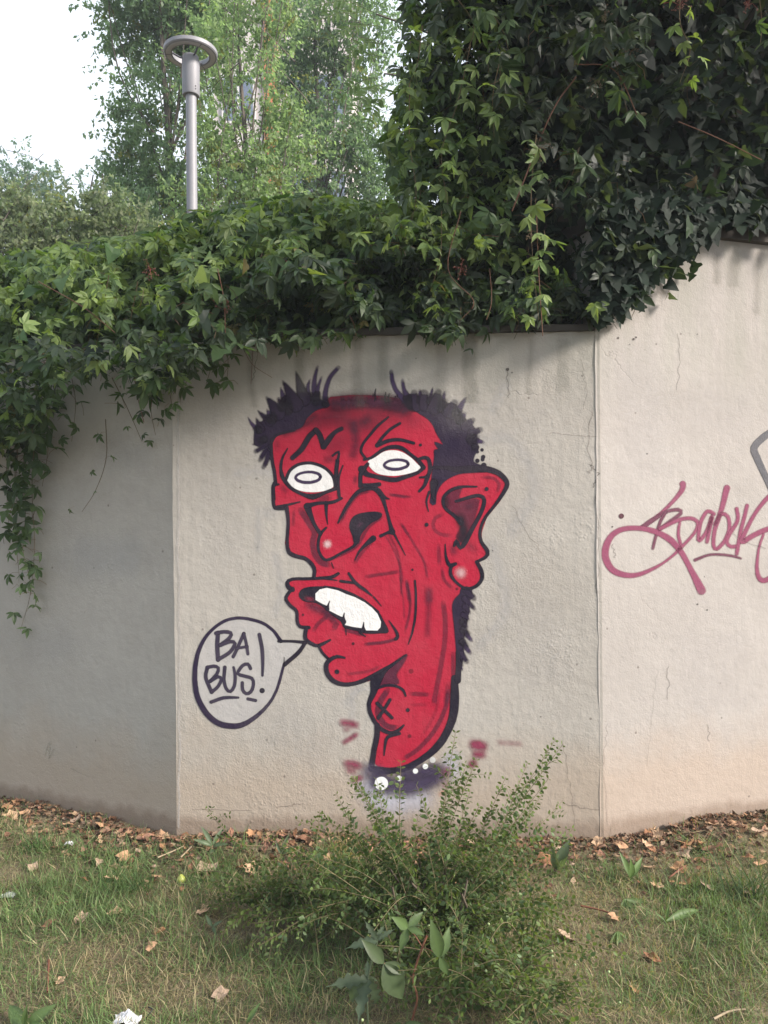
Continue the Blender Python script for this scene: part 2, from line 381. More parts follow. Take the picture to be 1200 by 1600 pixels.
p = N(t, 'BsdfPrincipled', Roughness=.95); t.links.new(col, p.inputs['Base Color']); p.inputs['Specular IOR Level'].default_value = .1
b = N(t, 'Bump'); b.inputs['Strength'].default_value = .8; b.inputs['Distance'].default_value = .02; t.links.new(n2.outputs[0], b.inputs['Height']); t.links.new(b.outputs[0], p.inputs['Normal'])
t.links.new(p.outputs[0], out.inputs[0]); M_SOIL = m
o = big_mesh('ground', V, F, M_SOIL, smooth=True); tag(o, kind='structure')
# terrace: solid bank behind the wall
Lp = [BL, B0, B1, BR]; tv = []
pts = [(-38, BL[1]+.24)]+[(q[0], q[1]+.24) for q in Lp]+[(38, BR[1]+.24), (38, 42), (-38, 42)]
tv = [(x, y, ZTOP-.12) for x, y in pts]+[(x, y, -.3) for x, y in pts]; nP = len(pts)
tf = [tuple(range(nP))]+[(k, k+nP, (k+1) % nP+nP, (k+1) % nP) for k in range(nP)]
o = mesh_obj('terrace_ground', tv, tf, M_SOIL); tag(o, kind='structure')
# upper wall that the dark creeper grows on
UA = np.array([0.56, WY(.56)+.42]); UB = np.array([7.5, WY(7.5)+.42])
uw = empty('upper_wall', (*((UA+UB)/2), ZTOP-.2), 'dark old masonry wall on the terrace, smothered by creeper', 'wall')
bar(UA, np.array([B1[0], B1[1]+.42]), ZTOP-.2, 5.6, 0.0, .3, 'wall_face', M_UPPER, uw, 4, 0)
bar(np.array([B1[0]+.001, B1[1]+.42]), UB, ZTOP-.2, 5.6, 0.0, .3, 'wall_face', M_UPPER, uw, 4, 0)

# ------------------------------------------------------------------ graffiti: thin paint sheets on the wall
SC = 1200/220.0
TILE = {1: (380, 560, SC), 2: (580, 560, SC), 3: (420, 720, SC), 4: (600, 720, SC), 5: (430, 880, SC), 6: (560, 880, SC), 7: (540, 1060, SC),
        'A': (360, 560, 2.5), 'B': (400, 840, 1200/440.0), 'b': (290, 950, 1200/210.0), 't': (900, 640, 4.0), 'p': (0, 0, 1.0)}
def TP(tile, pts):
    ox, oy, s = TILE[tile]; P = np.asarray(pts, float); return P/s+np.array([ox, oy])
layer = [0]
class Paint:
    """paint strokes and fills, worked out as outlines on the wall face; each stroke its own film thickness"""
    def __init__(s, plane='c'): s.V = []; s.F = []; s.C = []; s.n = 0; s.plane = plane
    def put(s, px, alpha, faces, col):
        layer[0] += 1; off = .0003+layer[0]*.000005+(.0025 if s.plane == 'r' else 0)
        Q = on_wall(px[:, 0], px[:, 1], 0.0)
        A, Bq = (B0, B1) if s.plane == 'c' else (BL, B0) if s.plane == 'l' else (B1, BR)
        d = (Bq-A)/np.linalg.norm(Bq-A); nn = np.array([d[1], -d[0]]); nn = nn if nn[1] < 0 else -nn
        # exact ray/plane so that nothing folds over the corner
        dr = ray(px[:, 0], px[:, 1]); P0 = A+nn*off
        tt = ((P0-EYE[:2])@nn)/(dr[:, :2]@nn); Q = EYE+dr*tt[:, None]
        s.V.append(Q); s.F += [tuple(int(k)+s.n for k in f) for f in faces]; s.n += len(Q)
        c = np.ones((len(Q), 4)); c[:, :3] = col; c[:, 3] = alpha; s.C.append(c)
    def stroke(s, tile, pts, wd, col, a=1.0, soft=1.3, smooth=True, fade=(1, 1), aend=None):
        P = TP(tile, pts); wd = np.atleast_1d(np.asarray(wd, float))*(1.10 if col is K_ else 1.0)
        wv = np.interp(np.linspace(0, 1, len(P)), np.linspace(0, 1, len(wd)), wd)
        P3 = np.column_stack([P, wv])
        if smooth: P3 = spline(P3, step=4)
        else:
            q = [P3[0]]
            for k in range(len(P3)-1):
                for u in np.linspace(0, 1, 6)[1:]: q.append(P3[k]*(1-u)+P3[k+1]*u)
            P3 = np.array(q)
        P, wv = P3[:, :2], np.maximum(P3[:, 2], .5)
        T = np.gradient(P, axis=0); T /= np.linalg.norm(T, axis=1)[:, None]+1e-9; Nn = np.column_stack([-T[:, 1], T[:, 0]])
        # hand wobble
        jit = np.cumsum(rng.normal(0, .10, len(P))); jit -= np.linspace(jit[0], jit[-1], len(P)); P = P+Nn*np.clip(jit, -1, 1)[:, None]
        sf = np.minimum(soft, wv*.9); ri = np.maximum(wv/2-sf/2, .12); ro = wv/2+sf/2
        K = 5; rows = []; al = []; m = len(P)
        av = np.full(m, a) if aend is None else np.linspace(a, aend, m)
        # caps: rows swept round the ends
        def cap(c, tdir, nrm, r0, r1, av):
            out = []
            for k in range(K, 0, -1):
                th = k/K*math.pi/2*.98
                f, e = math.sin(th), math.cos(th)
                out.append(([c+tdir*f*r1+nrm*e*r1, c+tdir*f*r0+nrm*e*r0, c+tdir*f*r0-nrm*e*r0, c+tdir*f*r1-nrm*e*r1], av))
            return out
        seq = cap(P[0], -T[0], Nn[0], ri[0], ro[0], av[0]*fade[0])
        for k in range(m):
            fk = 1.0
            seq.append(([P[k]+Nn[k]*ro[k], P[k]+Nn[k]*ri[k], P[k]-Nn[k]*ri[k], P[k]-Nn[k]*ro[k]], av[k]*(fade[0] if k == 0 else fade[1] if k == m-1 else 1)))
        seq += cap(P[-1], T[-1], Nn[-1], ri[-1], ro[-1], av[-1]*fade[1])[::-1]
        px = np.array([q for r, _ in seq for q in r]); al = np.array([x for _, v in seq for x in (0, v, v, 0)])
        al[:4] = [0, seq[0][1], seq[0][1], 0]; al[-4:] = [0, seq[-1][1], seq[-1][1], 0]
        # outermost rows of the caps close the soft edge
        fs = []
        for k in range(len(seq)-1):
            for j in range(3): fs.append((4*k+j, 4*k+j+1, 4*k+5+j, 4*k+4+j))
        # tip closures (outer soft triangle strip)
        fs.append((0, 3, 2, 1)); e = 4*(len(seq)-1); fs.append((e, e+1, e+2, e+3))
        s.put(px, al, fs, col)
    def fill(s, tile, pts, col, a=1.0, soft=1.5, smooth=True):
        P = TP(tile, pts)
        if smooth: P = spline(P, step=3.5, closed=True)
        area = np.sum(P[:, 0]*np.roll(P[:, 1], -1)-np.roll(P[:, 0], -1)*P[:, 1])
        if area < 0: P = P[::-1]
        T = np.roll(P, -1, 0)-np.roll(P, 1, 0); T /= np.linalg.norm(T, axis=1)[:, None]+1e-9
        O = P+np.column_stack([T[:, 1], -T[:, 0]])*soft; n = len(P)
        tri = tessellate_polygon([[Vector((*q, 0)) for q in P]])
        fs = [tuple(q) for q in tri]+[(k, (k+1) % n, n+(k+1) % n, n+k) for k in range(n)]
        s.put(np.vstack([P, O]), np.concatenate([np.full(n, a), np.zeros(n)]), fs, col)
    def disc(s, tile, c, r, col, a=1.0, soft=1.0, ry=None):
        """r in photo pixels; soft = width of the faded rim"""
        c = TP(tile, [c])[0]; k = 20; th = np.arange(k)/k*2*math.pi; ry = ry or r
        ring = np.column_stack([np.cos(th)*r, np.sin(th)*ry]); ri = max(r-soft, r*.06)/r
        rings = [ring*ri*0.5, ring*ri, ring*(ri*.67+.33), ring*(ri*.33+.67), ring]; als = [a, a, a*.62, a*.2, 0]
        px = np.vstack([[[0, 0]]]+rings)+c; al = np.concatenate([[a]]+[np.full(k, v) for v in als])
        fs = [(0, 1+j, 1+(j+1) % k) for j in range(k)]
        for q in range(4): fs += [(1+q*k+j, 1+(q+1)*k+j, 1+(q+1)*k+(j+1) % k, 1+q*k+(j+1) % k) for j in range(k)]
        s.put(px, al, fs, col)
    def mist(s, tile, pts, wd, col, a):    # airbrushed band with a bell-shaped profile across and along
        P = TP(tile, pts)
        wv = np.interp(np.linspace(0, 1, len(P)), np.linspace(0, 1, len(np.atleast_1d(wd))), np.atleast_1d(wd)).astype(float)
        T0 = P[0]-P[1]; T1 = P[-1]-P[-2]; T0 = T0/np.linalg.norm(T0); T1 = T1/np.linalg.norm(T1)
        P3 = np.vstack([[*(P[0]+T0*wv[0]*.6), wv[0]], np.column_stack([P, wv]), [*(P[-1]+T1*wv[-1]*.6), wv[-1]]])
        P3 = spline(P3, step=3); P, wv = P3[:, :2], P3[:, 2]; m = len(P)
        T = np.gradient(P, axis=0); T /= np.linalg.norm(T, axis=1)[:, None]+1e-9; Nn = np.column_stack([-T[:, 1], T[:, 0]])
        d = np.r_[0, np.cumsum(np.linalg.norm(np.diff(P, axis=0), axis=1))]; e = np.clip(np.minimum(d, d[-1]-d)/(wv.mean()*1.1), 0, 1); e = e*e*(3-2*e)
        ofs = np.array([-1, -.66, -.36, 0, .36, .66, 1.0]); pr_ = np.array([0, .2, .68, 1, .68, .2, 0])
        px = (P[:, None]+Nn[:, None]*ofs[None, :, None]*(wv*.85)[:, None, None]).reshape(-1, 2)
        al = (e[:, None]*pr_[None]*a*(.85+.3*rng.random((m, 1)))).ravel()
        fs = [(7*k+q, 7*k+q+1, 7*k+8+q, 7*k+7+q) for k in range(m-1) for q in range(6)]
        s.put(px, np.clip(al, 0, 1), fs, col)
    def build(s, name, parent=None, loc=(0, 0, 0)):
        o = mesh_obj(name, np.concatenate(s.V), s.F, M_PAINT, parent, loc)
        at_ = o.data.color_attributes.new('tint', 'FLOAT_COLOR', 'POINT'); at_.data.foreach_set('color', np.concatenate(s.C).astype(np.float32).ravel())
        return o
K_ = (.011, .009, .019); PU = (.045, .028, .075); RED = (.375, .012, .036); WHT = (.70, .69, .67); DR = (.075, .017, .04)
face = empty('face_graffiti', on_wall(620, 1210), 'sprayed red caricature face with purple-black hair, bared teeth and a long neck', 'graffiti')

halo = Paint()
for pts, w_ in ((((372, 740), (425, 742), (428, 800), (405, 800)), 16), (((404, 815), (403, 858)), 12), (((640, 1080), (560, 1080), (550, 1120)), 10),
                (((745, 690), (800, 690), (835, 760), (800, 830)), 22), (((770, 640), (790, 600)), 16), (((770, 850), (790, 950), (750, 1010)), 18),
                (((430, 870), (440, 920), (430, 960)), 14), (((560, 1070), (540, 1100)), 14)):
    halo = Paint(); halo.stroke('p', pts, w_, (.50, .49, .475), .30, soft=w_*.7); halo.build('whitewash_smear', face)
# ---- skin
sk = Paint()
poly = [('A', [(165, 310), (200, 290), (300, 235), (370, 170), (392, 152), (480, 144), (600, 148), (680, 165), (780, 195), (830, 250), (860, 330), (850, 380), (830, 430), (820, 460), (840, 465), (860, 455), (900, 445), (970, 440), (1040, 445), (1078, 475), (1080, 500), (1050, 560), (1000, 620), (980, 680), (980, 720), (1003, 760), (995, 780), (965, 790)]),
        ('B', [(950, 105), (965, 142), (960, 180), (940, 205), (900, 215), (880, 215), (845, 285), (845, 330), (850, 420), (855, 500), (852, 560), (852, 640), (850, 700), (836, 790), (792, 866), (735, 930), (670, 974), (600, 998), (545, 996), (510, 965), (505, 930), (510, 880), (520, 830), (520, 790), (490, 760), (480, 715), (490, 680), (510, 650), (515, 600), (480, 610), (420, 625), (380, 628), (340, 618), (305, 585), (297, 550), (310, 515), (280, 480), (265, 455), (220, 440), (208, 410), (210, 385), (185, 370), (175, 330), (165, 310), (135, 275), (130, 255), (145, 225), (140, 195), (150, 185), (200, 180), (240, 178), (245, 140), (230, 100), (190, 90), (150, 78), (133, 55)]),
        ('A', [(222, 750), (215, 720), (230, 650), (222, 590), (175, 580), (175, 530), (170, 490), (176, 480), (170, 410), (163, 340)])]
full = np.vstack([TP(a_, b_) for a_, b_ in poly])
sk.fill('p', full, RED, 1, 1.5, smooth=False)
sk.build('red_skin', face)
# ---- airbrushed modelling in dark red
sh = Paint()
sh.mist(1, [(740, 390), (900, 375), (1100, 372), (1270, 380), (1400, 400)], 26, DR, .95)
sh.mist(2, [(120, 390), (250, 410), (320, 450)], 22, DR, .8)
sh.mist(1, [(560, 560), (760, 500), (960, 560), (1150, 520)], 34, DR, .42); sh.mist(1, [(700, 760), (900, 700)], 30, DR, .3)
sh.mist(2, [(60, 480), (250, 500), (420, 560)], 26, DR, .22)
sh.mist(1, [(930, 540), (960, 700), (930, 850)], 16, DR, .55)
sh.mist(1, [(1000, 560), (1080, 500)], 14, DR, .45)
sh.mist(1, [(620, 480), (500, 580), (330, 660)], 10, DR, .45)
sh.mist(1, [(280, 700), (300, 780)], 10, DR, .3)
sh.mist(1, [(690, 870), (780, 850)], 14, DR, .35)
sh.mist(3, [(110, 220), (150, 270)], 9, DR, .4)
sh.mist(3, [(740, 130), (730, 190)], 7, DR, .5)
for tile, pts, w_, a in ((3, [(270, 420), (340, 530), (390, 610), (375, 700), (395, 800), (450, 870), (520, 890)], 9, .55), (3, [(610, 510), (670, 390), (760, 280), (860, 250)], 8, .55),
        (3, [(960, 485), (850, 570), (785, 680), (730, 745), (620, 800), (500, 850)], 5, .55), (3, [(880, 690), (800, 770), (730, 870)], 6, .45),
        (3, [(215, 430), (205, 560)], 5, .3), (3, [(420, 330), (520, 310)], 9, .4), (3, [(1020, 620), (1080, 740), (1120, 880), (1140, 1050)], 4, .35), (3, [(1130, 540), (1190, 640)], 5, .25),
        (3, [(830, 985), (1130, 940)], 6, .25), (3, [(1040, 290), (1180, 315)], 5, .35), (4, [(150, 540), (250, 700), (340, 860), (370, 1000)], 4, .4), (4, [(0, 620), (80, 760), (130, 900), (145, 1150)], 3, .35),
        (4, [(50, 285), (240, 310)], 4, .35), (4, [(850, 140), (930, 150), (980, 200), (960, 270)], 5, .4), (4, [(500, 455), (440, 490), (420, 560), (470, 620), (570, 640)], 6, .35),
        (4, [(465, 720), (470, 880)], 6, .35), (4, [(495, 920), (510, 1010), (580, 1090)], 5, .4), (4, [(190, 1030), (215, 1200)], 5, .5),
        (6, [(415, 150), (440, 300), (430, 450), (400, 570)], 4, .5), (6, [(725, 340), (740, 520), (730, 700), (690, 950), (640, 1200)], 8, .42), (6, [(805, 765), (808, 1010)], 6, .45),
        (6, [(770, 1030), (740, 1200)], 8, .3), (6, [(350, 100), (380, 300), (390, 480)], 3, .3), (6, [(440, 1110), (600, 1120)], 7, .25),
        (7, [(880, 110), (850, 260), (760, 440), (620, 600), (500, 680)], 7, .5), (7, [(800, 110), (760, 300), (660, 480)], 5, .2), (7, [(360, 100), (300, 190), (275, 300), (340, 400), (440, 425)], 9, .6),
        (7, [(560, 130), (720, 140)], 6, .22), (7, [(560, 225), (700, 225)], 5, .2), (5, [(330, 570), (375, 505), (450, 450)], 6, .45), (5, [(500, 560), (530, 500)], 8, .4), (5, [(590, 565), (760, 610)], 7, .55),
        (5, [(620, 945), (800, 920), (890, 880)], 5, .3), (5, [(780, 115), (1050, 75)], 5, .25), (5, [(770, 690), (940, 672), (1040, 640)], 5, .6)):
    sh.stroke(tile, pts, w_, DR, a, soft=2.2, fade=(.5, .3))
sh.mist(6, [(600, 220), (600, 340)], 14, DR, .6); sh.mist(6, [(600, 340), (590, 620)], 11, DR, .35)
sh.mist(5, [(270, 340), (360, 390), (450, 440), (520, 500)], 15, DR, .6); sh.mist(5, [(400, 380), (500, 470)], 10, DR, .5)
sh.fill(5, [(1120, 780), (1085, 860), (1030, 950), (1050, 1020), (960, 1040), (880, 1050), (900, 950), (1000, 860)], DR, .75, 3)
sh.mist(4, [(580, 730), (600, 790)], 12, DR, .6); sh.mist(4, [(700, 690), (780, 770)], 12, DR, .3)
sh.fill(4, [(500, 330), (560, 250), (660, 220), (640, 320), (790, 330), (800, 380), (700, 680), (620, 650), (660, 560), (600, 470), (520, 410)], DR, .62, 3)
sh.build('dark_red_shading', face)
# ---- hair
def hair(tile, fills, spikes, dots=(), extra=()):
    h = Paint()
    for pts, w_, c in spikes:
        if c is PU: h.stroke(tile, pts, w_, c, 1.0, soft=2.6, fade=(1, .5), aend=.85)
    for q in fills: h.fill(tile, q, (.016, .010, .029), 1, 2.2)
    for pts, w_, c in spikes:
        if c is K_: h.stroke(tile, pts, np.atleast_1d(w_)*1.1, (.016, .010, .029), 1.0, soft=3.2, fade=(1, .5), aend=.93)
        else:
            q = np.asarray(pts, float); h.stroke(tile, [q[0], q[0]*.35+q[1]*.65], np.atleast_1d(w_)[0]*1.2, K_, .9, soft=4, fade=(1, .1), aend=.25)
    for c, r in dots: h.disc(tile, c, r, K_, 1, 1)
    for tl, pts, w_ in extra: h.stroke(tl, pts, w_, K_, 1, soft=3, fade=(1, .3))
    return h.build('hair', face)
hair(1, [[(725, 385), (650, 350), (590, 340), (520, 320), (460, 330), (400, 300), (330, 350), (320, 420), (240, 400), (230, 480), (160, 540), (112, 570), (100, 620), (95, 700), (110, 740), (180, 760), (215, 830), (243, 860), (238, 750), (250, 690), (300, 640), (420, 610), (500, 580), (540, 510), (620, 440), (725, 405)]],
     [([(700, 390), (700, 280), (740, 160), (812, 78)], (9, 7, 6.5), PU), ([(620, 360), (605, 240), (612, 150), (635, 70)], (12, 7, 4), PU), ([(625, 330), (640, 240), (668, 160)], (8, 3), PU),
      ([(560, 340), (550, 250), (570, 180)], (9, 2.5), PU), ([(515, 350), (485, 240), (450, 115)], (20, 12, 2), K_), ([(440, 390), (400, 300), (340, 195)], (24, 14, 3), K_), ([(370, 430), (320, 250)], (16, 2.5), PU),
      ([(300, 470), (245, 390), (200, 330)], (20, 12, 3), K_), ([(330, 420), (300, 340)], (10, 3), PU), ([(230, 540), (170, 490), (125, 445)], (14, 7, 2), K_), ([(240, 510), (205, 440)], (14, 3), PU), ([(150, 600), (110, 510)], (12, 2), K_),
      ([(130, 610), (75, 560), (40, 500)], (9, 5, 1.5), PU), ([(180, 690), (85, 735)], (9, 3), PU), ([(195, 740), (105, 795)], (7, 6), K_), ([(200, 780), (170, 820), (143, 868)], (8, 6), K_), ([(218, 800), (200, 870), (172, 928)], (8, 6), K_)])
hair(2, [[(270, 345), (340, 310), (400, 330), (500, 340), (560, 310), (640, 380), (700, 390), (760, 450), (800, 520), (860, 570), (895, 630), (890, 700), (915, 760), (890, 800), (870, 880), (950, 920), (1000, 960), (880, 970), (760, 980), (660, 1020), (590, 1080), (553, 1160), (545, 1240), (505, 1230), (520, 1110), (520, 1000), (540, 850), (540, 785), (572, 772), (540, 715), (612, 738), (590, 690), (550, 620), (530, 570), (480, 510), (400, 460), (350, 410)]],
     [([(350, 400), (240, 310), (185, 210), (172, 112)], (14, 8, 7, 6), PU), ([(340, 370), (285, 280), (267, 188)], (12, 7, 5), PU), ([(385, 420), (366, 292)], (12, 9), K_), ([(415, 360), (416, 275)], (8, 4), PU),
      ([(450, 410), (450, 300)], (14, 12), K_), ([(500, 370), (525, 250)], (8, 2), PU), ([(540, 420), (572, 290)], (20, 10), K_), ([(600, 420), (627, 285)], (12, 3), PU), ([(670, 460), (712, 378)], (20, 10), K_),
      ([(730, 470), (770, 395), (806, 340)], (12, 8, 4), PU), ([(760, 520), (800, 470)], (12, 5), PU), ([(800, 580), (868, 525)], (15, 7), K_), ([(850, 640), (930, 608)], (10, 8), K_), ([(860, 690), (955, 715)], (14, 4), PU), ([(880, 760), (905, 800)], (8, 5), PU)],
     [((945, 780), 3.2), ((955, 840), 4), ((950, 862), 3.6), ((905, 795), 3), ((905, 872), 4), ((960, 912), 5)], [(4, [(425, 190), (418, 260), (428, 350)], (12, 8, 3))])
hair(6, [[(880, 215), (950, 210), (965, 255), (945, 330), (940, 400), (920, 520), (902, 600), (890, 700), (895, 790), (868, 900), (845, 1000), (838, 760), (822, 560), (806, 350), (868, 260)]],
     [([(915, 230), (985, 300)], (10, 8), K_), ([(905, 300), (988, 388)], (9, 5), K_), ([(910, 370), (948, 425)], (9, 4), K_), ([(895, 440), (942, 482)], (9, 3), K_), ([(890, 500), (930, 545)], (9, 3), PU), ([(895, 570), (965, 660)], (9, 5), PU), ([(885, 670), (952, 765)], (9, 6), PU),
      ([(880, 770), (925, 840)], (8, 6), K_), ([(862, 840), (885, 912)], (7, 2), PU)])
st = Paint()
for k in range(34):
    x = random.uniform(740, 1500); y = 345+abs(x-1150)*.03+random.uniform(-50, 70)
    L = random.uniform(3, 26) if y < 345 else random.uniform(2, 5)
    st.stroke(1, [(x, y), (x+random.uniform(-6, 6), y+L)], random.uniform(.8, 1.5), K_, random.uniform(.35, .8), soft=.8)
for x, y in ((1130, 260), (1215, 290), (1245, 300)): st.stroke(1, [(x, y), (x-8, y+50), (x+5, y+100)], (1.2, 2.6, 1), K_, .8, soft=1)
st.build('stubble', face)
# ---- eyes
def eye(tile, white, rims, ring, rot):
    e = Paint()
    e.fill(tile, white, WHT, 1, 1)
    eo = e.build('eye', face); r = Paint()
    for pts, w_ in rims: r.stroke(tile, pts, w_, K_)
    r.build('eye_rim', eo)
    (cx, cy, rx, ry) = ring; th = np.linspace(0, 2*math.pi, 26); p = Paint()
    pts = np.column_stack([np.cos(th)*rx, np.sin(th)*ry]); c_, s_ = math.cos(rot), math.sin(rot)
    pts = pts@np.array([[c_, s_], [-s_, c_]])+(cx, cy)
    p.stroke(tile, pts, (4.4, 5, 3.8, 5), (.035, .022, .06)); p.build('pupil', eo)
eye(3, [(150, 150), (190, 80), (270, 38), (360, 30), (450, 60), (520, 112), (550, 170), (545, 222), (480, 252), (380, 265), (280, 255), (200, 220)],
    [([(145, 160), (185, 78), (265, 28), (360, 20), (460, 50), (530, 108), (560, 170), (565, 240)], 4.5), ([(110, 0), (102, 100), (130, 160), (190, 235), (285, 285), (372, 305), (470, 275), (575, 235)], (3, 4, 6, 5, 5, 8, 5, 5)), ([(340, 300), (375, 318), (410, 300)], 5)], (335, 140, 105, 44), -.04)
eye(2, [(-25, 880), (40, 842), (110, 797), (190, 785), (260, 800), (340, 850), (400, 910), (432, 935), (370, 965), (270, 990), (170, 998), (60, 980), (0, 935)],
    [([(-60, 862), (0, 848), (90, 785), (180, 755), (260, 766), (340, 822), (410, 880), (445, 930)], (4, 4, 5, 6, 6, 5, 6, 7)), ([(-80, 945), (-40, 985), (30, 1005), (100, 1020), (200, 1033), (300, 1005), (400, 972), (445, 930)], (11, 8, 6, 7, 7, 6, 5, 6)), ([(-90, 985), (-30, 900)], (6, 5))], (215, 905, 100, 38), -.05)
ln = Paint()
ln.stroke(1, [(420, 848), (500, 770), (565, 665), (620, 612)], (7, 8, 8, 7), K_, soft=2); ln.stroke(1, [(620, 612), (652, 650), (685, 752)], 8, K_, soft=2); ln.stroke(1, [(685, 752), (730, 690), (780, 630), (838, 600)], (8, 8, 6, 6), K_, soft=2)
ln.build('eyebrow', face); ln = Paint()
ln.stroke(2, [(245, 553), (160, 605), (100, 665), (50, 742)], (4, 4.5, 4.5, 5.5), K_); ln.stroke(2, [(50, 742), (150, 702), (250, 695), (362, 722)], (6, 5.5, 5, 4.5), K_)
ln.build('eyebrow', face); ln = Paint()
# ---- nose
for tile, pts, w_ in ((3, [(590, 530), (640, 430), (710, 320), (780, 252), (880, 228), (940, 262), (980, 340), (1010, 450), (1040, 560), (1052, 605)], (2.5, 4, 5, 6, 7, 8, 6, 4.5, 6, 9)), (3, [(1050, 600), (1000, 618), (955, 640)], (7, 4, 5)),
        (3, [(1055, 600), (1110, 700), (1165, 805)], (4, 2.5, 1.2)), (3, [(940, 260), (985, 310), (1025, 325)], (7, 5, 2)), (3, [(790, 205), (870, 212), (942, 200)], (5, 7, 6)), (3, [(780, 215), (788, 110), (830, 40)], (6, 6, 5)),
        (3, [(490, 570), (440, 620), (420, 690), (425, 770), (470, 840), (520, 840), (620, 785), (720, 730), (748, 690)], (3, 4.5, 4.5, 4.5, 4.5, 4, 3.5, 4, 6)), (3, [(890, 662), (820, 720), (765, 780), (735, 845)], (9, 5, 3, 1.5)),
        (3, [(535, 870), (552, 915)], 1.5), (3, [(490, 360), (490, 440), (502, 540)], (6, 4, 1.5)), (3, [(330, 390), (350, 450), (390, 540), (440, 622)], (11, 8, 5, 6)), (3, [(325, 385), (420, 362), (540, 355), (620, 320)], (8, 5, 5, 4))):
    ln.stroke(tile, pts, w_, K_)
ln.fill(3, [(700, 510), (740, 465), (820, 442), (920, 436), (965, 455), (940, 492), (870, 530), (820, 580), (780, 640), (765, 700), (730, 702), (715, 640), (690, 570)], K_, 1, 1.3)
ln.mist(3, [(760, 560), (790, 530)], 7, (.12, .05, .09), .5)
ln.disc(3, (500, 710), 9.5, (.75, .55, .55), .75, 8)
ln.build('nose', face); ln = Paint()
# ---- mouth and teeth
ln.fill(5, [(205, 280), (220, 232), (280, 206), (420, 200), (520, 215), (640, 258), (760, 318), (870, 405), (912, 470), (965, 582), (900, 595), (780, 597), (680, 570), (590, 548), (560, 495), (470, 425), (430, 385), (350, 338), (250, 322)], K_, 1, 1.2)
ln.stroke(5, [(420, 200), (520, 215), (640, 258), (760, 318), (880, 415)], 3, K_)
ln.mist(5, [(260, 300), (320, 310)], 7, (.25, .03, .06), .6)
mo = ln.build('mouth', face)
for q in ([(345, 260), (380, 226), (440, 212), (478, 220), (463, 318), (452, 365), (435, 358), (390, 338), (345, 312)], [(480, 220), (540, 236), (600, 262), (592, 425), (580, 458), (560, 452), (520, 432), (462, 402), (458, 360), (466, 318)],
          [(602, 263), (680, 292), (768, 338), (756, 505), (742, 552), (660, 540), (596, 525), (592, 470), (595, 425)], [(770, 339), (820, 378), (870, 432), (900, 500), (895, 545), (872, 572), (775, 570), (764, 545), (758, 505)]):
    tt_ = Paint(); tt_.fill(5, q, WHT, 1, .8, smooth=False); tt_.build('tooth', mo)
tl = Paint()
for pts, w_ in (([(463, 325), (450, 360), (445, 390)], (1.2, 3, 6)), ([(588, 425), (582, 460), (585, 500)], (1.2, 3, 7)), ([(755, 505), (750, 545), (745, 575)], (1.2, 3, 6))): tl.stroke(5, pts, w_, K_)
tl.build('tooth_gap', mo); ln = Paint()
for tile, pts, w_ in ((3, [(592, 960), (530, 992), (380, 1005), (200, 1010), (160, 1040), (172, 1080), (205, 1100)], (4, 4.5, 4.5, 4.5, 6, 7, 6)), (3, [(440, 1003), (520, 1010), (580, 1020)], (3, 2.5, 1.5)),
        (5, [(150, 215), (105, 270), (95, 310), (130, 360), (185, 410), (190, 490), (212, 540), (288, 548)], 5), (5, [(265, 552), (255, 620), (270, 660), (350, 702), (400, 690), (468, 655)], (6, 6, 6, 5, 5, 3)), (5, [(370, 702), (400, 760), (455, 818)], 4),
        (3, [(612, 1025), (680, 1035), (745, 1045)], (4, 4, 3)), (3, [(682, 960), (740, 1040), (820, 1100), (880, 1150)], (4, 5, 4.5, 2)), (5, [(840, 288), (905, 365)], (2.4, 1.2)), (5, [(970, 490), (1025, 570), (1045, 622), (1030, 645)], (1.5, 4, 5, 5)),
        (5, [(540, 90), (480, 120), (400, 130)], (3.5, 4.5, 3)), (5, [(600, 560), (605, 610)], 1.5), (5, [(720, 590), (770, 625)], (3, 1.5))):
    ln.stroke(tile, pts, w_, K_); ln.build('lip_line', face); ln = Paint()
# ---- ear
for tile, pts, w_ in ((4, [(400, 60), (520, 60), (620, 75), (760, 70), (880, 75), (980, 110), (1045, 180), (1030, 250), (950, 370), (860, 490), (820, 600), (830, 690), (880, 770), (868, 820), (790, 862)], (4, 5, 8, 9, 9, 8, 7, 6, 4.5, 4.5, 4.5, 5, 6, 5, 4)),
        (4, [(790, 862), (830, 940), (830, 1010), (780, 1070), (700, 1088), (620, 1040), (570, 970), (575, 900), (612, 880)], (5, 6, 5.5, 5, 4.5, 4, 5, 5, 3)), (4, [(522, 710), (528, 820), (560, 890), (610, 878)], (1.5, 4, 6, 5)),
        (4, [(790, 220), (660, 222), (560, 258), (508, 320), (520, 400), (600, 470), (660, 530)], (2.5, 4, 4.5, 5, 4.5, 5, 7)), (4, [(615, 345), (720, 312), (815, 298), (855, 335), (830, 430), (760, 560), (690, 690), (652, 738), (615, 680), (600, 722)], (4, 5, 5.5, 6, 6, 6, 7, 6, 5, 4)),
        (4, [(385, 265), (362, 350), (380, 432)], (3.5, 3, 1.5))):
    ln.stroke(tile, pts, w_, K_)
ln.mist(4, [(640, 470), (680, 600), (650, 690)], 14, K_, .85); ln.mist(4, [(520, 310), (540, 390)], 9, K_, .6); ln.mist(4, [(700, 400), (760, 370)], 12, DR, .4)
ln.disc(4, (655, 955), 13, (.72, .5, .5), .6, 11)
ln.build('ear', face); ln = Paint()
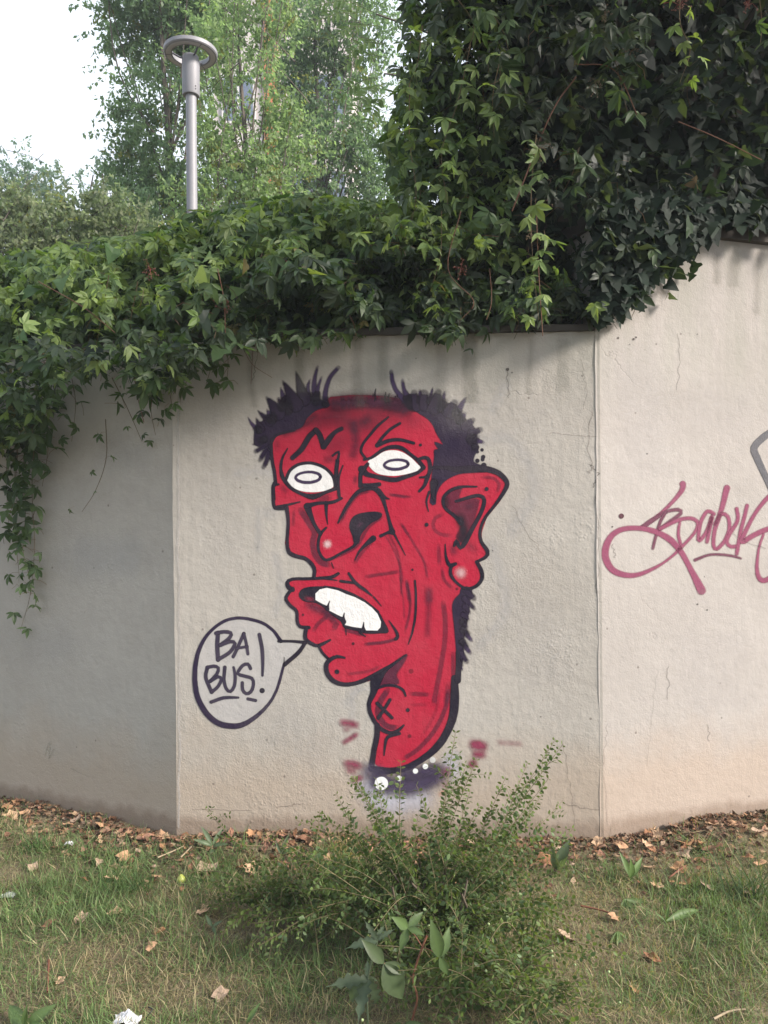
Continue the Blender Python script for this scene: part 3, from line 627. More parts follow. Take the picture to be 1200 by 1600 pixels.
# ---- outline of head and neck
for tile, pts, w_ in ((1, [(241, 690), (245, 850), (265, 960), (276, 1060)], (4, 5, 5, 5)), (1, [(302, 1073), (258, 1090), (262, 1200)], (3, 5, 5)), (1, [(241, 720), (270, 668), (330, 640), (440, 615)], (4, 3.5, 3, 2)),
        (3, [(60, 185), (40, 215), (45, 380), (72, 405), (150, 405)], 5), (3, [(70, 392), (160, 375), (265, 350)], (4, 3.5, 2)), (3, [(152, 398), (166, 520), (156, 700), (172, 780), (230, 812), (310, 832), (370, 885), (392, 940), (382, 1000)], (6, 5, 5, 6, 6, 5.5, 6, 5.5, 5)),
        (3, [(585, 0), (575, 120), (592, 230), (602, 310), (622, 320)], (6, 6, 5, 4.5, 2)), (3, [(632, 40), (602, 120), (592, 220)], (2, 3, 4)), (1, [(378, 768), (335, 850), (320, 930), (335, 1000)], (2, 3.5, 4, 5)), (1, [(762, 830), (816, 795), (800, 900), (790, 1000)], (3, 3.5, 4, 5)),
        (2, [(145, 500), (60, 570), (0, 640), (-70, 730), (-85, 800), (-50, 848)], (2.5, 4, 4, 4, 4, 4)), (2, [(395, 862), (460, 845), (492, 870), (502, 950), (482, 1005)], (4, 5.5, 6, 6, 5)), (2, [(482, 1005), (455, 1080), (410, 1132)], (7, 5, 4)), (2, [(415, 1015), (480, 1010)], (3, 4)),
        (5, [(592, 806), (530, 795), (470, 820), (436, 860), (440, 930), (480, 990), (540, 1025), (620, 1035), (720, 1015), (820, 970), (920, 915), (1020, 850), (1115, 782)], (3, 5, 6, 7, 7, 7, 6.5, 6, 6, 7, 7, 4, 2)),
        (7, [(262, 0), (232, 130), (205, 190), (202, 270), (240, 360), (300, 430), (380, 465), (440, 450), (495, 400)], (8, 8, 6, 6, 6, 6, 5.5, 5, 3)), (7, [(268, 85), (340, 62), (430, 68), (490, 102), (512, 148)], (4, 4, 4, 4, 3)),
        (7, [(270, 400), (265, 500), (242, 620), (222, 760)], (8, 8, 8, 8)), (7, [(222, 768), (300, 782), (400, 785), (520, 760), (620, 708), (720, 640), (800, 560), (862, 460), (912, 340), (928, 200), (930, 0)], (9, 10, 9, 9, 9, 10, 11, 11, 12, 13, 10)),
        (6, [(848, 1000), (852, 880), (845, 760)], (9, 8, 5)), (7, [(458, 470), (360, 500), (338, 560), (328, 655)], (5, 5, 4, 2)), (6, [(482, 150), (490, 300), (485, 450), (462, 580), (425, 690)], (3, 3.5, 3.5, 3, 1.5)),
        (7, [(268, 212), (330, 272), (395, 335)], 5), (7, [(378, 183), (330, 262), (278, 338)], 5)):
    ln.stroke(tile, pts, w_, K_); ln.build('outline_stroke', face); ln = Paint()
ln.fill(5, [(820, 985), (900, 938), (960, 892), (1005, 855), (935, 940), (885, 1050), (850, 1130), (800, 1210), (785, 1200), (815, 1100)], K_, 1, 1.5); ln.build('chin_shadow', face); ln = Paint()
for tile, c, r, a in ((2, (420, 738), 3, 1), (4, (875, 240), 3.8, 1), (4, (363, 545), 3.8, 1), (4, (243, 928), 2.4, .95), (6, (450, 920), 4.5, .35), (7, (530, 270), 3.7, 1), (7, (545, 492), 3.6, .5), (5, (527, 925), 4.3, 1), (5, (665, 685), 2.8, .8), (5, (237, 440), 2.6, .7), (4, (622, 1092), 3, .5)):
    ln.disc(tile, c, r, K_, a, 1); ln.build('dot', face); ln = Paint()
# ---- spiked collar
ln.mist(7, [(180, 960), (400, 1040), (700, 1000)], 44, (.50, .50, .56), .8); ln.mist(7, [(150, 850), (240, 950)], 34, (.45, .45, .52), .6); ln.mist(7, [(920, 650), (890, 740), (940, 840)], 30, (.52, .53, .58), .7)
ln.mist(7, [(160, 760), (230, 800), (330, 850)], 26, (.10, .085, .14), .7)
ln.mist(7, [(230, 850), (400, 910), (600, 900), (820, 810)], 32, (.055, .042, .085), 1.0); ln.mist(7, [(460, 820), (640, 800), (800, 770)], 24, (.05, .038, .075), .9)
ln.mist(7, [(840, 790), (890, 800)], 18, (.20, .04, .08), .8); ln.mist(7, [(840, 920), (870, 890)], 14, (.33, .16, .2), .5); ln.mist(7, [(800, 990), (850, 960)], 7, (.6, .35, .25), .7)
co = ln.build('collar', face)
for c, r, a in (((305, 895), 11.2, 1), ((457, 852), 5, 1), ((595, 790), 4.8, .95), ((680, 750), 5, 1), ((742, 695), 5.5, .6)):
    q = Paint(); q.disc(7, c, r, (.74, .76, .74), a, 1.2)
    if r > 9: q.disc(7, (308, 893), 1.6, (.12, .12, .1), .8, 1)
    q.build('stud', co)
# ---- speech bubble
bub = empty('speech_bubble_graffiti', on_wall(378, 1130), 'painted speech bubble with BA BUS! in purple letters beside the red chin', 'graffiti')
OUT = [(850, 295), (790, 210), (700, 140), (580, 102), (460, 90), (340, 120), (220, 210), (140, 330), (97, 480), (86, 640), (112, 800), (180, 930), (280, 1020), (400, 1052), (520, 1035), (640, 960), (740, 860), (810, 740), (850, 610), (880, 500)]
q = Paint(); q.fill('b', OUT+[(1000, 410), (1070, 310), (960, 300)], (.56, .545, .53), .55, 2, smooth=False); q.build('bubble_fill', bub)
q = Paint(); q.stroke('b', OUT, (6, 5, 5, 5, 5, 5, 5, 6, 7, 8, 8.5, 9, 9, 9, 8, 6.5, 5, 4.5, 4.5, 4), (.018, .012, .034)); q.stroke('b', [(830, 297), (960, 298), (1070, 308)], (4, 4, 5), K_); q.stroke('b', [(1068, 312), (1005, 400), (885, 505)], (5, 6, 6), K_)
q.stroke('b', [(882, 510), (880, 440)], (3, 1), K_, .6); q.build('bubble_outline', bub)
LT = (.032, .026, .048)
for nm, sts in (('letter_b', [([(288, 222), (282, 330), (290, 462)], 7), ([(270, 225), (340, 212), (402, 222), (395, 262), (310, 332)], 6), ([(310, 332), (400, 300), (440, 318), (400, 390), (290, 462)], 6)]),
                ('letter_a', [([(425, 435), (470, 340), (520, 228)], 5.5), ([(520, 228), (542, 320), (556, 410)], 5), ([(455, 362), (550, 345)], 4.5)]),
                ('letter_b', [([(195, 530), (180, 620), (232, 752)], 6), ([(192, 532), (250, 520), (292, 535), (280, 590), (220, 652)], 5.5), ([(220, 655), (290, 615), (318, 640), (290, 700), (232, 752)], 5.5)]),
                ('letter_u', [([(350, 530), (342, 640), (362, 720), (400, 746), (435, 700), (442, 610), (428, 530)], (6, 5.5, 5.5, 5.5, 5.5, 5.5, 4))]),
                ('letter_s', [([(580, 540), (555, 500), (505, 515), (466, 585), (520, 606), (590, 630), (605, 680), (582, 748), (540, 765), (510, 730), (506, 668)], 5.5)]),
                ('exclamation_mark', [([(658, 238), (685, 400), (686, 602)], (6, 6, 4))]),
                ('underline', [([(228, 840), (340, 802), (470, 800)], (5.5, 5.5, 3.5))]), ('underline', [([(556, 812), (625, 826)], 5)])):
    q = Paint()
    for pts, w_ in sts: q.stroke('b', pts, w_, LT, .96, soft=1.4)
    if nm == 'exclamation_mark': q.disc('b', (683, 738), 4.7, K_, 1, 1)
    q.build(nm, bub)
# ---- tag on the tall wall
tg = empty('lettering_graffiti', on_wall(1080, 925)-np.array([0, .0025, 0]), 'pink sprayed signature with a big loop on the pale tall wall', 'graffiti')
PK = (.20, .05, .095); PD = (.11, .035, .06)
for nm, sts in (('letter_b', [([(668, 465), (665, 500), (610, 570), (530, 650), (415, 735)], (10, 8, 6, 5.5, 7), PK), ([(415, 735), (480, 690), (560, 640), (640, 625), (656, 648), (600, 690), (525, 745)], (7, 7, 5, 6, 6, 5.5, 5.5), PD), ([(560, 642), (520, 720), (481, 868)], (5, 5, 4.5), PD), ([(650, 700), (640, 780), (660, 860)], (4, 5, 5), PK)]),
        ('loop_flourish', [([(525, 745), (640, 690), (720, 680), (762, 710), (740, 770), (650, 870), (560, 950), (450, 1010), (340, 1036), (240, 1010), (190, 940), (186, 860), (230, 780), (310, 742), (420, 742), (520, 770), (600, 820), (660, 890), (720, 1000), (785, 1130)], (6, 6, 6, 6, 5, 5, 4, 6, 8, 10, 11, 11, 9, 8, 8, 9, 10, 9, 9, 14), PK)]),
        ('letter_a', [([(862, 652), (822, 635), (782, 700), (765, 790), (772, 820), (820, 760), (852, 665), (832, 760), (820, 826)], 6, PK)]),
        ('letter_b', [([(944, 490), (910, 620), (866, 760), (860, 850), (882, 870), (930, 820), (960, 740), (950, 670), (910, 652), (868, 715)], (10, 8, 6.5, 6, 6, 6, 6, 6, 6, 5), PK)]),
        ('letter_u', [([(1005, 620), (1012, 690), (960, 780), (944, 830), (970, 856), (1010, 852)], 6, PK), ([(1070, 600), (1030, 760), (1005, 902)], 6, PK)]),
        ('letter_s', [([(1320, 470), (1200, 550), (1120, 650), (1052, 780), (1040, 826), (1100, 790), (1200, 745), (1300, 735)], (9, 7, 6, 7, 8, 8, 8, 7), PK)]),
        ('underline', [([(745, 940), (820, 910), (900, 904), (970, 912), (1032, 930)], (5, 4, 4, 4, 3), PD)]),
        ('tail_stroke', [([(1172, 780), (1142, 880), (1133, 1000), (1152, 1060), (1200, 1060), (1290, 980)], (4, 4, 6, 8, 8, 7), PK)])):
    q = Paint('r')
    for pts, w_, c in sts: q.stroke('t', pts, w_, c, .93, soft=2.4, fade=(1, .8))
    q.build(nm, tg)
q = Paint('r'); q.disc('t', (284, 665), 4.6, (.06, .02, .03), 1, 1); q.build('dot', tg)
q = Paint('r'); q.stroke('t', [(1330, 90), (1240, 130), (1160, 185), (1115, 240), (1132, 295), (1180, 400), (1250, 540), (1330, 560)], (11, 11, 11, 11, 11, 10, 10, 10), (.085, .087, .095), 1, soft=1.4)
tag(q.build('outline_graffiti', None, on_wall(1190, 720)), 'thick grey sprayed outline cut off by the right edge of the photo', 'graffiti')
for tile, sts, lab in ((7, [([(-40, 375), (40, 385), (100, 402)], 12, .85), ([(100, 470), (60, 500), (-20, 550)], 9, .75), ([(-20, 440), (40, 430)], 9, .4)], 'faint red spray smears left of the painted neck'),
                       (7, [([(-10, 725), (60, 730), (130, 755)], 13, .8), ([(10, 780), (80, 790)], 12, .6), ([(140, 840), (60, 870)], 10, .75)], 'red spray smears low beside the spiked collar'),
                       (7, [([(1075, 560), (1140, 570), (1190, 585)], 15, 1.2), ([(1090, 645), (1185, 650)], 13, .9), ([(1100, 700), (1060, 745), (1120, 725)], 10, .75), ([(1300, 545), (1500, 560)], 10, .3)], 'dark red spray smears right of the painted neck')):
    q = Paint()
    for pts, w_, a in sts: q.mist(tile, pts, w_, (.23, .035, .075), a)
    tag(q.build('spray_smear', None, on_wall(*TP(tile, [sts[0][0][0]])[0])), lab, 'graffiti')

# ---- age marks in the render: hairline cracks, pin holes, repainted patches
WF = [c_ for c_ in rw.children if c_.name.startswith('wall_face')]; WT = [c_ for c_ in tw.children if c_.name.startswith('wall_face')][0]
DK = (.07, .06, .055)
def mark(plane, parent, name, strokes, dots=()):
    q = Paint(plane)
    for pts, w_, c, a, so in strokes: q.stroke('p', pts, w_, c, a, soft=so, fade=(.5, .3))
    for c, r in dots: q.disc('p', c, r, DK, .8, .8)
    return q.build(name, parent)
def wig(pts, amp=1.6, n=5):
    P = spline(np.array(pts, float), n=n*len(pts)); return P+rng.normal(0, amp, P.shape)*np.array([1, .4])
for pts, w_, a in (([(795, 578), (794, 600), (796, 622)], .9, .6), ([(800, 790), (822, 830), (850, 866)], .8, .45), ([(300, 1264), (345, 1265), (392, 1266)], .8, .4), ([(925, 640), (920, 700), (926, 728), (918, 740)], 1.0, .5), ([(924, 726), (935, 742), (925, 762)], 1.2, .7), ([(930, 770), (934, 850), (931, 930)], 1.0, .5),
                   ([(860, 676), (900, 680), (934, 682)], .9, .35), ([(880, 1160), (890, 1215), (898, 1290)], .9, .4), ([(905, 560), (915, 600), (912, 640)], .8, .4), ([(430, 1262), (455, 1258), (470, 1255)], 1.0, .4), ([(395, 595), (398, 570), (404, 548)], .8, .45), ([(880, 1255), (910, 1262), (936, 1266)], .9, .45), ([(700, 980), (800, 985)], .6, .15)):
    mark('c', WF[1], 'hairline_crack', [(wig(pts), w_, DK, a, .8)])
mark('c', WF[1], 'pin_hole', [], [((793, 577), 3.0), ((800, 582), 1.6), ((402, 855), 1.2), ((770, 860), 1.4), ((845, 1120), 1.3), ((650, 560), 1.2)])['kind'] = 'stuff'
for pts, w_, a in (([(1059, 520), (1061, 560), (1058, 612)], .9, .4), ([(1145, 830), (1160, 846), (1200, 858)], .8, .4), ([(1044, 1040), (1043, 1095)], .9, .45), ([(1106, 1132), (1108, 1160)], .9, .5), ([(1012, 1200), (1018, 1120), (1026, 1040)], .8, .2), ([(950, 1130), (945, 1190), (948, 1290)], .9, .3), ([(958, 850), (962, 872)], .9, .5)):
    mark('r', WT, 'hairline_crack', [(wig(pts), w_, DK, a, .8)])
mark('r', WT, 'pin_hole', [], [((1011, 709), 1.6), ((1090, 944), 1.8), ((1105, 953), 1.6), ((966, 528), 2.2), ((990, 530), 2.4), ((994, 527), 2), ((984, 538), 1.3), ((1090, 522), 1.3), ((957, 823), 1.8), ((1101, 901), 1.2)])['kind'] = 'stuff'
for pts, w_, a in (([(110, 872), (225, 868)], 60, .22), ([(30, 1010), (120, 1000)], 70, .12), ([(150, 700), (240, 720)], 50, .12)): mark('l', WF[0], 'repaint_patch', [(pts, w_, (.42, .43, .43), a, w_*.6)])
for pts, w_, a in (([(70, 1180), (78, 1160), (76, 1185), (84, 1170)], 2.5, .5), ([(110, 1200), (140, 1215)], 1.4, .35)): mark('l', WF[0], 'scuff', [(pts, w_, (.40, .37, .30), a, 1.5)])
for pts, w_, a in (([(690, 640), (860, 655)], 60, .14), ([(820, 930), (850, 1080)], 90, .12), ([(420, 1120), (520, 1180)], 80, .12), ([(330, 640), (360, 900)], 70, .10)): mark('c', WF[1], 'repaint_patch', [(pts, w_, (.46, .44, .42), a, w_*.5)])
for pts, w_, a in (([(1000, 560), (1010, 760)], 80, .16), ([(1110, 980), (1120, 1120)], 110, .14), ([(1060, 640), (1180, 650)], 90, .12)): mark('r', WT, 'repaint_patch', [(pts, w_, (.47, .45, .44), a, w_*.5)])
mark('c', WF[1], 'worn_edge', [(wig([(279, 610), (278, 800), (280, 1000), (279, 1150), (280, 1296)], .8), 4, (.47, .45, .42), .5, 2.5)])
for x_ in (330, 395, 470, 560, 600, 690, 735, 830, 880):         # damp streaks under the coping
    L_ = random.uniform(30, 120); mark('c', WF[1], 'damp_streak', [([(x_, 528), (x_+random.uniform(-4, 4), 528+L_*.5), (x_+random.uniform(-5, 5), 528+L_)], random.uniform(8, 22), (.17, .175, .14), random.uniform(.15, .32), 9)])
for x_ in (1010, 1075, 1120, 1150, 1185):
    L_ = random.uniform(30, 110); mark('r', WT, 'damp_streak', [([(x_, 400), (x_+random.uniform(-4, 4), 400+L_*.5), (x_+random.uniform(-5, 5), 400+L_)], random.uniform(10, 24), (.19, .185, .15), random.uniform(.15, .28), 10)])

# ------------------------------------------------------------------ leaf shapes
def leaflet(L, W, ang, bend, fold=.18, base=(0, 0, 0), rows=((0, .06), (.22, .72), (.48, 1.0), (.75, .66), (1, .03))):
    V = []
    for t_, w_ in rows:
        y = bend*t_*t_*L; hw = W/2*w_
        V += [(-hw, y-fold*hw, -t_*L), (0, y+fold*hw*.6, -t_*L), (hw, y-fold*hw, -t_*L)]
    V = np.array(V); c, s = math.cos(ang), math.sin(ang)
    x = V[:, 0]*c-V[:, 2]*s; z = V[:, 0]*s+V[:, 2]*c
    V = np.column_stack([x, V[:, 1], z])+np.array(base)
    F = []
    for r in range(len(rows)-1):
        for k in range(2): F.append((3*r+k, 3*r+k+1, 3*r+4+k, 3*r+3+k))
    return V, np.array(F)
def palmate(n=5, L=.085, seed=0):
    r = np.random.default_rng(seed); Vs, Fs, k = [], [], 0
    angs = {5: (0, .75, -.75, 1.5, -1.5), 4: (-.1, .72, -.85, 1.45), 3: (0, .9, -.9)}[n]
    for i, a in enumerate(angs):
        l = L*(1, .92, .92, .66, .66)[i]*r.uniform(.85, 1.12)
        V, F = leaflet(l, l*r.uniform(.36, .47), a+r.normal(0, .13), r.uniform(.0, .7), r.uniform(.05, .45), rows=((0, .04), (.14, .36), (.40, .96), (.70, .82), (1, .03)))
        V[:, 1] += -.02*L*i+r.normal(0, .06)*np.linalg.norm(V[:, [0, 2]], axis=1)
        Vs.append(V); Fs.append(F+k); k += len(V)
    # petiole, going back and up from the hub
    P = np.array([(0, 0, 0), (r.normal(0, .01), .03, .03), (r.normal(0, .02), .075, .045)])*L/.085
    V, F = tube_arrays(P, .0013, 3); Vs.append(V); Fs.append(F+k)
    return np.concatenate(Vs), np.concatenate(Fs)
def lobed(L=.09, seed=0):                 # ivy leaf with three points
    r = np.random.default_rng(seed)
    out = [(0, .0), (.32, .10), (.62, -.02), (.36, -.28), (.30, -.52), (0, -1.0)]
    rim = [(x*r.uniform(.85, 1.1), z) for x, z in out]
    V = [(0, .0, 0)]+[(0, -.01, -.34)]
    pts = [(-x, z) for x, z in rim[1:-1]]+[(0, -1.0)]+[(x, z) for x, z in rim[1:-1][::-1]]
    b = r.uniform(-.05, .3)
    for x, z in pts: V.append((x, abs(x)*r.uniform(-.2, .05)+b*z*z*.6+r.normal(0, .02), z))
    V = np.array(V)*L; n = len(pts); F = []
    for k in range(0, n-1): F.append((1, 2+k, 2+k+1, 2+k+1))
    F = [(1, 2+k, 3+k) for k in range(n-1)]+[(1, 0, 2), (1, 2+n-1, 0)]
    F4 = []
    V = list(map(tuple, V))
    for f in F:                           # keep arity 4 by splitting an edge
        m_ = tuple((np.array(V[f[1]])+np.array(V[f[2]]))/2); V.append(m_); F4.append((f[0], f[1], len(V)-1, f[2]))
    return np.array(V), np.array(F4)
PALM = [palmate(5, .085, s) for s in range(5)]+[palmate(3, .09, 11), palmate(4, .085, 12)]
LOBE = [lobed(.085, s) for s in range(3)]
def leaf_tints(n, kind):
    t_ = rng.random(n)[:, None]; v = rng.uniform(.65, 1.3, n)[:, None]
    A, Bc = {'creeper': ((.055, .115, .045), (.105, .17, .065)), 'deep': ((.011, .022, .015), (.021, .036, .023)), 'dark': ((.020, .037, .026), (.034, .058, .038)), 'fresh': ((.16, .25, .08), (.25, .33, .11)), 'sere': ((.16, .11, .05), (.22, .19, .07)), 'mid': ((.042, .085, .034), (.072, .125, .046))}[kind]  # on the creepers fresh also carries painted sunlight, deep carries painted shade
    return (np.array(A)*(1-t_)+np.array(Bc)*t_)*v
_leafcache = {}
def leaf_mesh(kind, var, tintkind, tv):
    key = (kind, var, tintkind, tv)
    if key not in _leafcache:
        V, F = (PALM if kind == 'p' else LOBE)[var]; c = leaf_tints(1, tintkind)[0]
        me = bpy.data.meshes.new('leaf'); me.from_pydata(V.tolist(), [], F.tolist())
        a = me.color_attributes.new('tint', 'FLOAT_COLOR', 'POINT'); tt = np.ones((len(V), 4)); tt[:, :3] = c
        if kind == 'p': tt[-9:, :3] = (.12, .07, .04)
        a.data.foreach_set('color', tt.astype(np.float32).ravel()); me.materials.append(M_LEAF); _leafcache[key] = me
    return _leafcache[key]
def leaf_obj(pos, Rm, sc, parent, kind='p', var=0, tint='mid', tv=0, name='leaf'):
    o = bpy.data.objects.new(name, leaf_mesh(kind, var, tint, tv)); C.objects.link(o); o.parent = parent
    Mx = Matrix(Rm.tolist()).to_4x4()*1.0
    o.matrix_local = Matrix.Translation(Vector(pos-wloc(parent))) @ Mx @ Matrix.Scale(sc, 4)
    return o

# ------------------------------------------------------------------ creepers
def sample_creeper(n, inside, bounds, thick, tback):
    x0, x1, y0, y1 = bounds; P = []
    while len(P) < n:
        px = rng.uniform(x0, x1, n); py = rng.uniform(y0, y1, n); ok = inside(px, py)
        P += list(zip(px[ok], py[ok]))
    P = np.array(P[:n]); T = thick(P[:, 0], P[:, 1]); u = rng.random(n)**.85
    t_ = tback+(T-tback)*u*np.clip(-.1+1.6*vnoise(P[:, 0]/52, P[:, 1]/52, 21+tback*10), .15, 1.15)
    return P, t_, u
def creeper(root, n, inside, bounds, thick, tback, tintf, lobefrac, n_ind, seed, tiltmu=.6, rollsd=.85, extra=None):
    P, t_, u = sample_creeper(n, inside, bounds, thick, tback)
    pos = on_wall(P[:, 0], P[:, 1], t_)
    low = pos[:, 2] < np.where(pos[:, 0] > B1[0], ZTALL+.07, ZTOP+.05)       # in front of masonry: keep the leaves outside it
    t_ = np.where(low, .035+(np.maximum(thick(P[:, 0], P[:, 1]), .07)-.035)*rng.random(n), t_); pos = on_wall(P[:, 0], P[:, 1], t_)
    if extra is not None: pos, t_, u = extra(pos, t_, u)
    yaw = rng.normal(0, .95, n); tilt = -rng.normal(tiltmu, .55, n); roll = rng.normal(0, rollsd, n)
    Rm = rotm(yaw, tilt, roll); sc = rng.uniform(.42, 1.2, n)
    lob = rng.random(n) < lobefrac(P[:, 0], P[:, 1]); kinds = tintf(P[:, 0], P[:, 1]); sc[kinds == 'fresh'] *= .8; kinds = np.where(rng.random(n) < .012, 'sere', kinds)
    # the front-most leaves are leaves of their own
    vis = (P[:, 0] > -20) & (P[:, 0] < 1220) & (P[:, 1] > -20)
    score = u+rng.normal(0, .06, n)-(~vis)*9
    order = np.argsort(-score); ind = np.zeros(n, bool); ind[order[:n_ind]] = True
    for k in np.flatnonzero(ind):
        leaf_obj(pos[k], Rm[k], sc[k], root, 'l' if lob[k] else 'p', int(rng.integers(3 if lob[k] else 7)), kinds[k], int(rng.integers(4)))
    parts = []
    for tk in set(kinds):
        for isl, TM in ((False, PALM), (True, LOBE)):
            sel = np.flatnonzero((~ind) & (kinds == tk) & (lob == isl)); vs = rng.integers(len(TM), size=len(sel))
            for v in range(len(TM)):
                s_ = sel[vs == v]
                if len(s_): parts.append(scatter(TM[v], pos[s_], Rm[s_], sc[s_], leaf_tints(len(s_), tk)))
    o = scatter_build('foliage', parts, M_LEAF, root); tag(o, kind='stuff')
    return pos, P, t_
def pip(poly):
    poly = np.asarray(poly, float)
    def f(px, py):
        ins = np.zeros(len(px), bool); j = len(poly)-1
        for i in range(len(poly)):
            xi, yi = poly[i]; xj, yj = poly[j]
            c = ((yi > py) != (yj > py)) & (px < (xj-xi)*(py-yi)/(yj-yi+1e-9)+xi); ins ^= c; j = i
        return ins
    return f
LX = [-260, -80, 0, 60, 120, 180, 230, 290, 340, 400, 480, 560, 640, 720, 800, 900, 940]
LTOP = [405, 402, 402, 395, 385, 375, 365, 340, 330, 318, 308, 318, 322, 345, 385, 440, 480]
LBOT = [740, 715, 690, 668, 598, 590, 630, 590, 572, 545, 528, 520, 518, 518, 514, 512, 508]
def ltop(x): return np.interp(x, LX, LTOP)
def lbot(x): return np.interp(x, LX, LBOT)
def in_left(px, py):
    nz_ = (vnoise(px/38, px*0, 3)-.5)*34; return (py > ltop(px)+(vnoise(px/30, py*0, 5)-.5)*30) & (py < lbot(px)+nz_-6)
def th_left(px, py):
    v = np.clip((py-ltop(px))/(lbot(px)-ltop(px)), 0, 1)
    return .10+.50*np.sin(np.pi*np.clip(v*.78+.04, 0, 1))**.8*np.clip((1000-px)/600, .5, 1.25)
c_l = empty('creeper', on_wall(300, 560, .1), 'five-leaved creeper spilling over the low wall below the street lamp', 'creeper')
top_l = lambda px, py: np.where((py-ltop(px) < 140-px*.13), np.where(rng.random(len(px)) < .8, 'fresh', 'creeper'), np.where(rng.random(len(px)) < .14, 'fresh', np.where(rng.random(len(px)) < .35, 'dark', 'mid')))  # crest leaves brighter: sun and sky light put into their colour
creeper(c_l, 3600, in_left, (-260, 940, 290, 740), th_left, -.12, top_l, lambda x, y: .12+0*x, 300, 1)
# leaves lying back over the terrace behind the crest
n = 1500; px = rng.uniform(-260, 760, n); pos = on_wall(px, ltop(px)+rng.uniform(-4, 60, n), -rng.uniform(.1, 1.0, n))
Rm = rotm(rng.normal(0, .8, n), -np.abs(rng.normal(.8, .4, n)), rng.normal(0, .6, n))
parts = [scatter(PALM[v], pos[v::5], Rm[v::5], rng.uniform(.7, 1.3, len(pos[v::5])), leaf_tints(len(pos[v::5]), 'fresh' if v < 2 else 'creeper')) for v in range(5)]
tag(scatter_build('foliage', parts, M_LEAF, c_l), kind='stuff')

n = 4200; px = rng.uniform(-260, 860, n); py = ltop(px)+(np.interp(px, [-260, 250, 860], [575, 530, 520])-ltop(px))*rng.uniform(.15, 1.0, n); pos = on_wall(px, py, -rng.uniform(.15, .75, n)); pos = pos[pos[:, 2] > ZTOP+.02]; n = len(pos)
Rm = rotm(rng.normal(0, .9, n), -rng.normal(.6, .5, n), rng.normal(0, .8, n))
parts = [scatter(PALM[v], pos[v::5], Rm[v::5], rng.uniform(.8, 1.4, len(pos[v::5])), leaf_tints(len(pos[v::5]), 'mid')) for v in range(5)]
tag(scatter_build('foliage', parts, M_LEAF, c_l), kind='stuff')
RPOLY = [(640, -560), (622, -60), (632, 40), (612, 110), (618, 170), (588, 215), (600, 260), (612, 300), (640, 330), (650, 420), (690, 515), (760, 520), (850, 517), (930, 508), (985, 480), (1010, 445), (1045, 425), (1080, 385), (1108, 352), (1180, 350), (1500, 380), (2100, 400), (2100, -560)]
pr = pip(RPOLY)
def th_right(px, py):
    z = 1.6+(800-py)/1200*3.7
    edge = np.clip((px-590)/120, 0, 1); low = np.clip((540-py)/120, .25, 1)
    return (.14+.12*vnoise(px/55, py/55, 9))*low*(.6+.4*edge)+np.clip(z-3.5, 0, 1.1)*1.25*np.clip((px-640)/150, 0, 1)
c_r = empty('creeper', on_wall(900, 515, .1), 'dark shaded curtain of creeper and ivy overhanging the tall wall', 'creeper')
tr = lambda px, py: np.where(px < 660+rng.normal(0, 30, len(px)), np.where(rng.random(len(px)) < .38, 'fresh', 'creeper'), np.where(rng.random(len(px)) < .07, 'mid', np.where(rng.random(len(px)) < .55, 'deep', 'dark')))  # left edge tinted as if lit, interior tinted darker for its shade
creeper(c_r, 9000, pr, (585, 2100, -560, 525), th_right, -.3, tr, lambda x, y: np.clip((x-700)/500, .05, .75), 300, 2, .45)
def ivy_layer(poly, n, t0, t1, tk, smin=.7, smax=1.35):
    f = pip(poly); P = []; x0, y0 = np.min(poly, 0); x1, y1 = np.max(poly, 0)
    while len(P) < n:
        a_ = rng.uniform(x0, x1, n); b_ = rng.uniform(y0, y1, n); ok = f(a_, b_); P += list(zip(a_[ok], b_[ok]))
    P = np.array(P[:n]); pos = on_wall(P[:, 0], P[:, 1], rng.uniform(t0, t1, n)); parts = []
    Rm = rotm(rng.normal(0, .45, n), -np.abs(rng.normal(.3, .3, n)), rng.normal(0, .5, n)); sc = rng.uniform(smin, smax, n); v = rng.integers(3, size=n)
    for k in range(3):
        q = v == k; parts.append(scatter(LOBE[k], pos[q], Rm[q], sc[q], leaf_tints(q.sum(), tk)))
    tag(scatter_build('ivy_foliage', parts, M_IVY, c_r), kind='stuff')
fe = pip([(668, -300), (640, 0), (650, 60), (618, 120), (630, 190), (596, 235), (610, 290), (640, 350), (800, 400), (800, -300)]); P = []
while len(P) < 1500:
    a_ = rng.uniform(590, 800, 2000); b_ = rng.uniform(-300, 400, 2000); ok = fe(a_, b_); P += list(zip(a_[ok], b_[ok]))
P = np.array(P[:1500]); n = 1500; pos = on_wall(P[:, 0], P[:, 1], rng.uniform(-.55, .16, n)); Rm = rotm(rng.normal(0, .9, n), -rng.normal(.55, .5, n), rng.normal(0, .7, n)); sc = rng.uniform(.5, 1.15, n); kd = rng.integers(10, size=n); parts = []
for v, tk in ((0, 'fresh'), (1, 'creeper'), (2, 'creeper'), (3, 'mid'), (4, 'mid')):
    q = kd//2 == v; parts.append(scatter(PALM[v], pos[q], Rm[q], sc[q], leaf_tints(q.sum(), tk)))
tag(scatter_build('foliage', parts, M_LEAF, c_r), kind='stuff')
ivy_layer([(700, -560), (700, 420), (940, 420), (960, 340), (1500, 345), (2100, 380), (2100, -560)], 6500, -.38, -.1, 'deep', .8, 1.5)  # these ivy layers have deep shade put into the leaf colour
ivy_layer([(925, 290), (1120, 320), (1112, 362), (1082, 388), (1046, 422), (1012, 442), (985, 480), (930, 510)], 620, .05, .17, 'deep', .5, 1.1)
ivy_layer([(960, 300), (1500, 320), (1500, 372), (1130, 352), (1060, 362), (960, 400)], 420, .05, .14, 'deep', .6, 1.1)
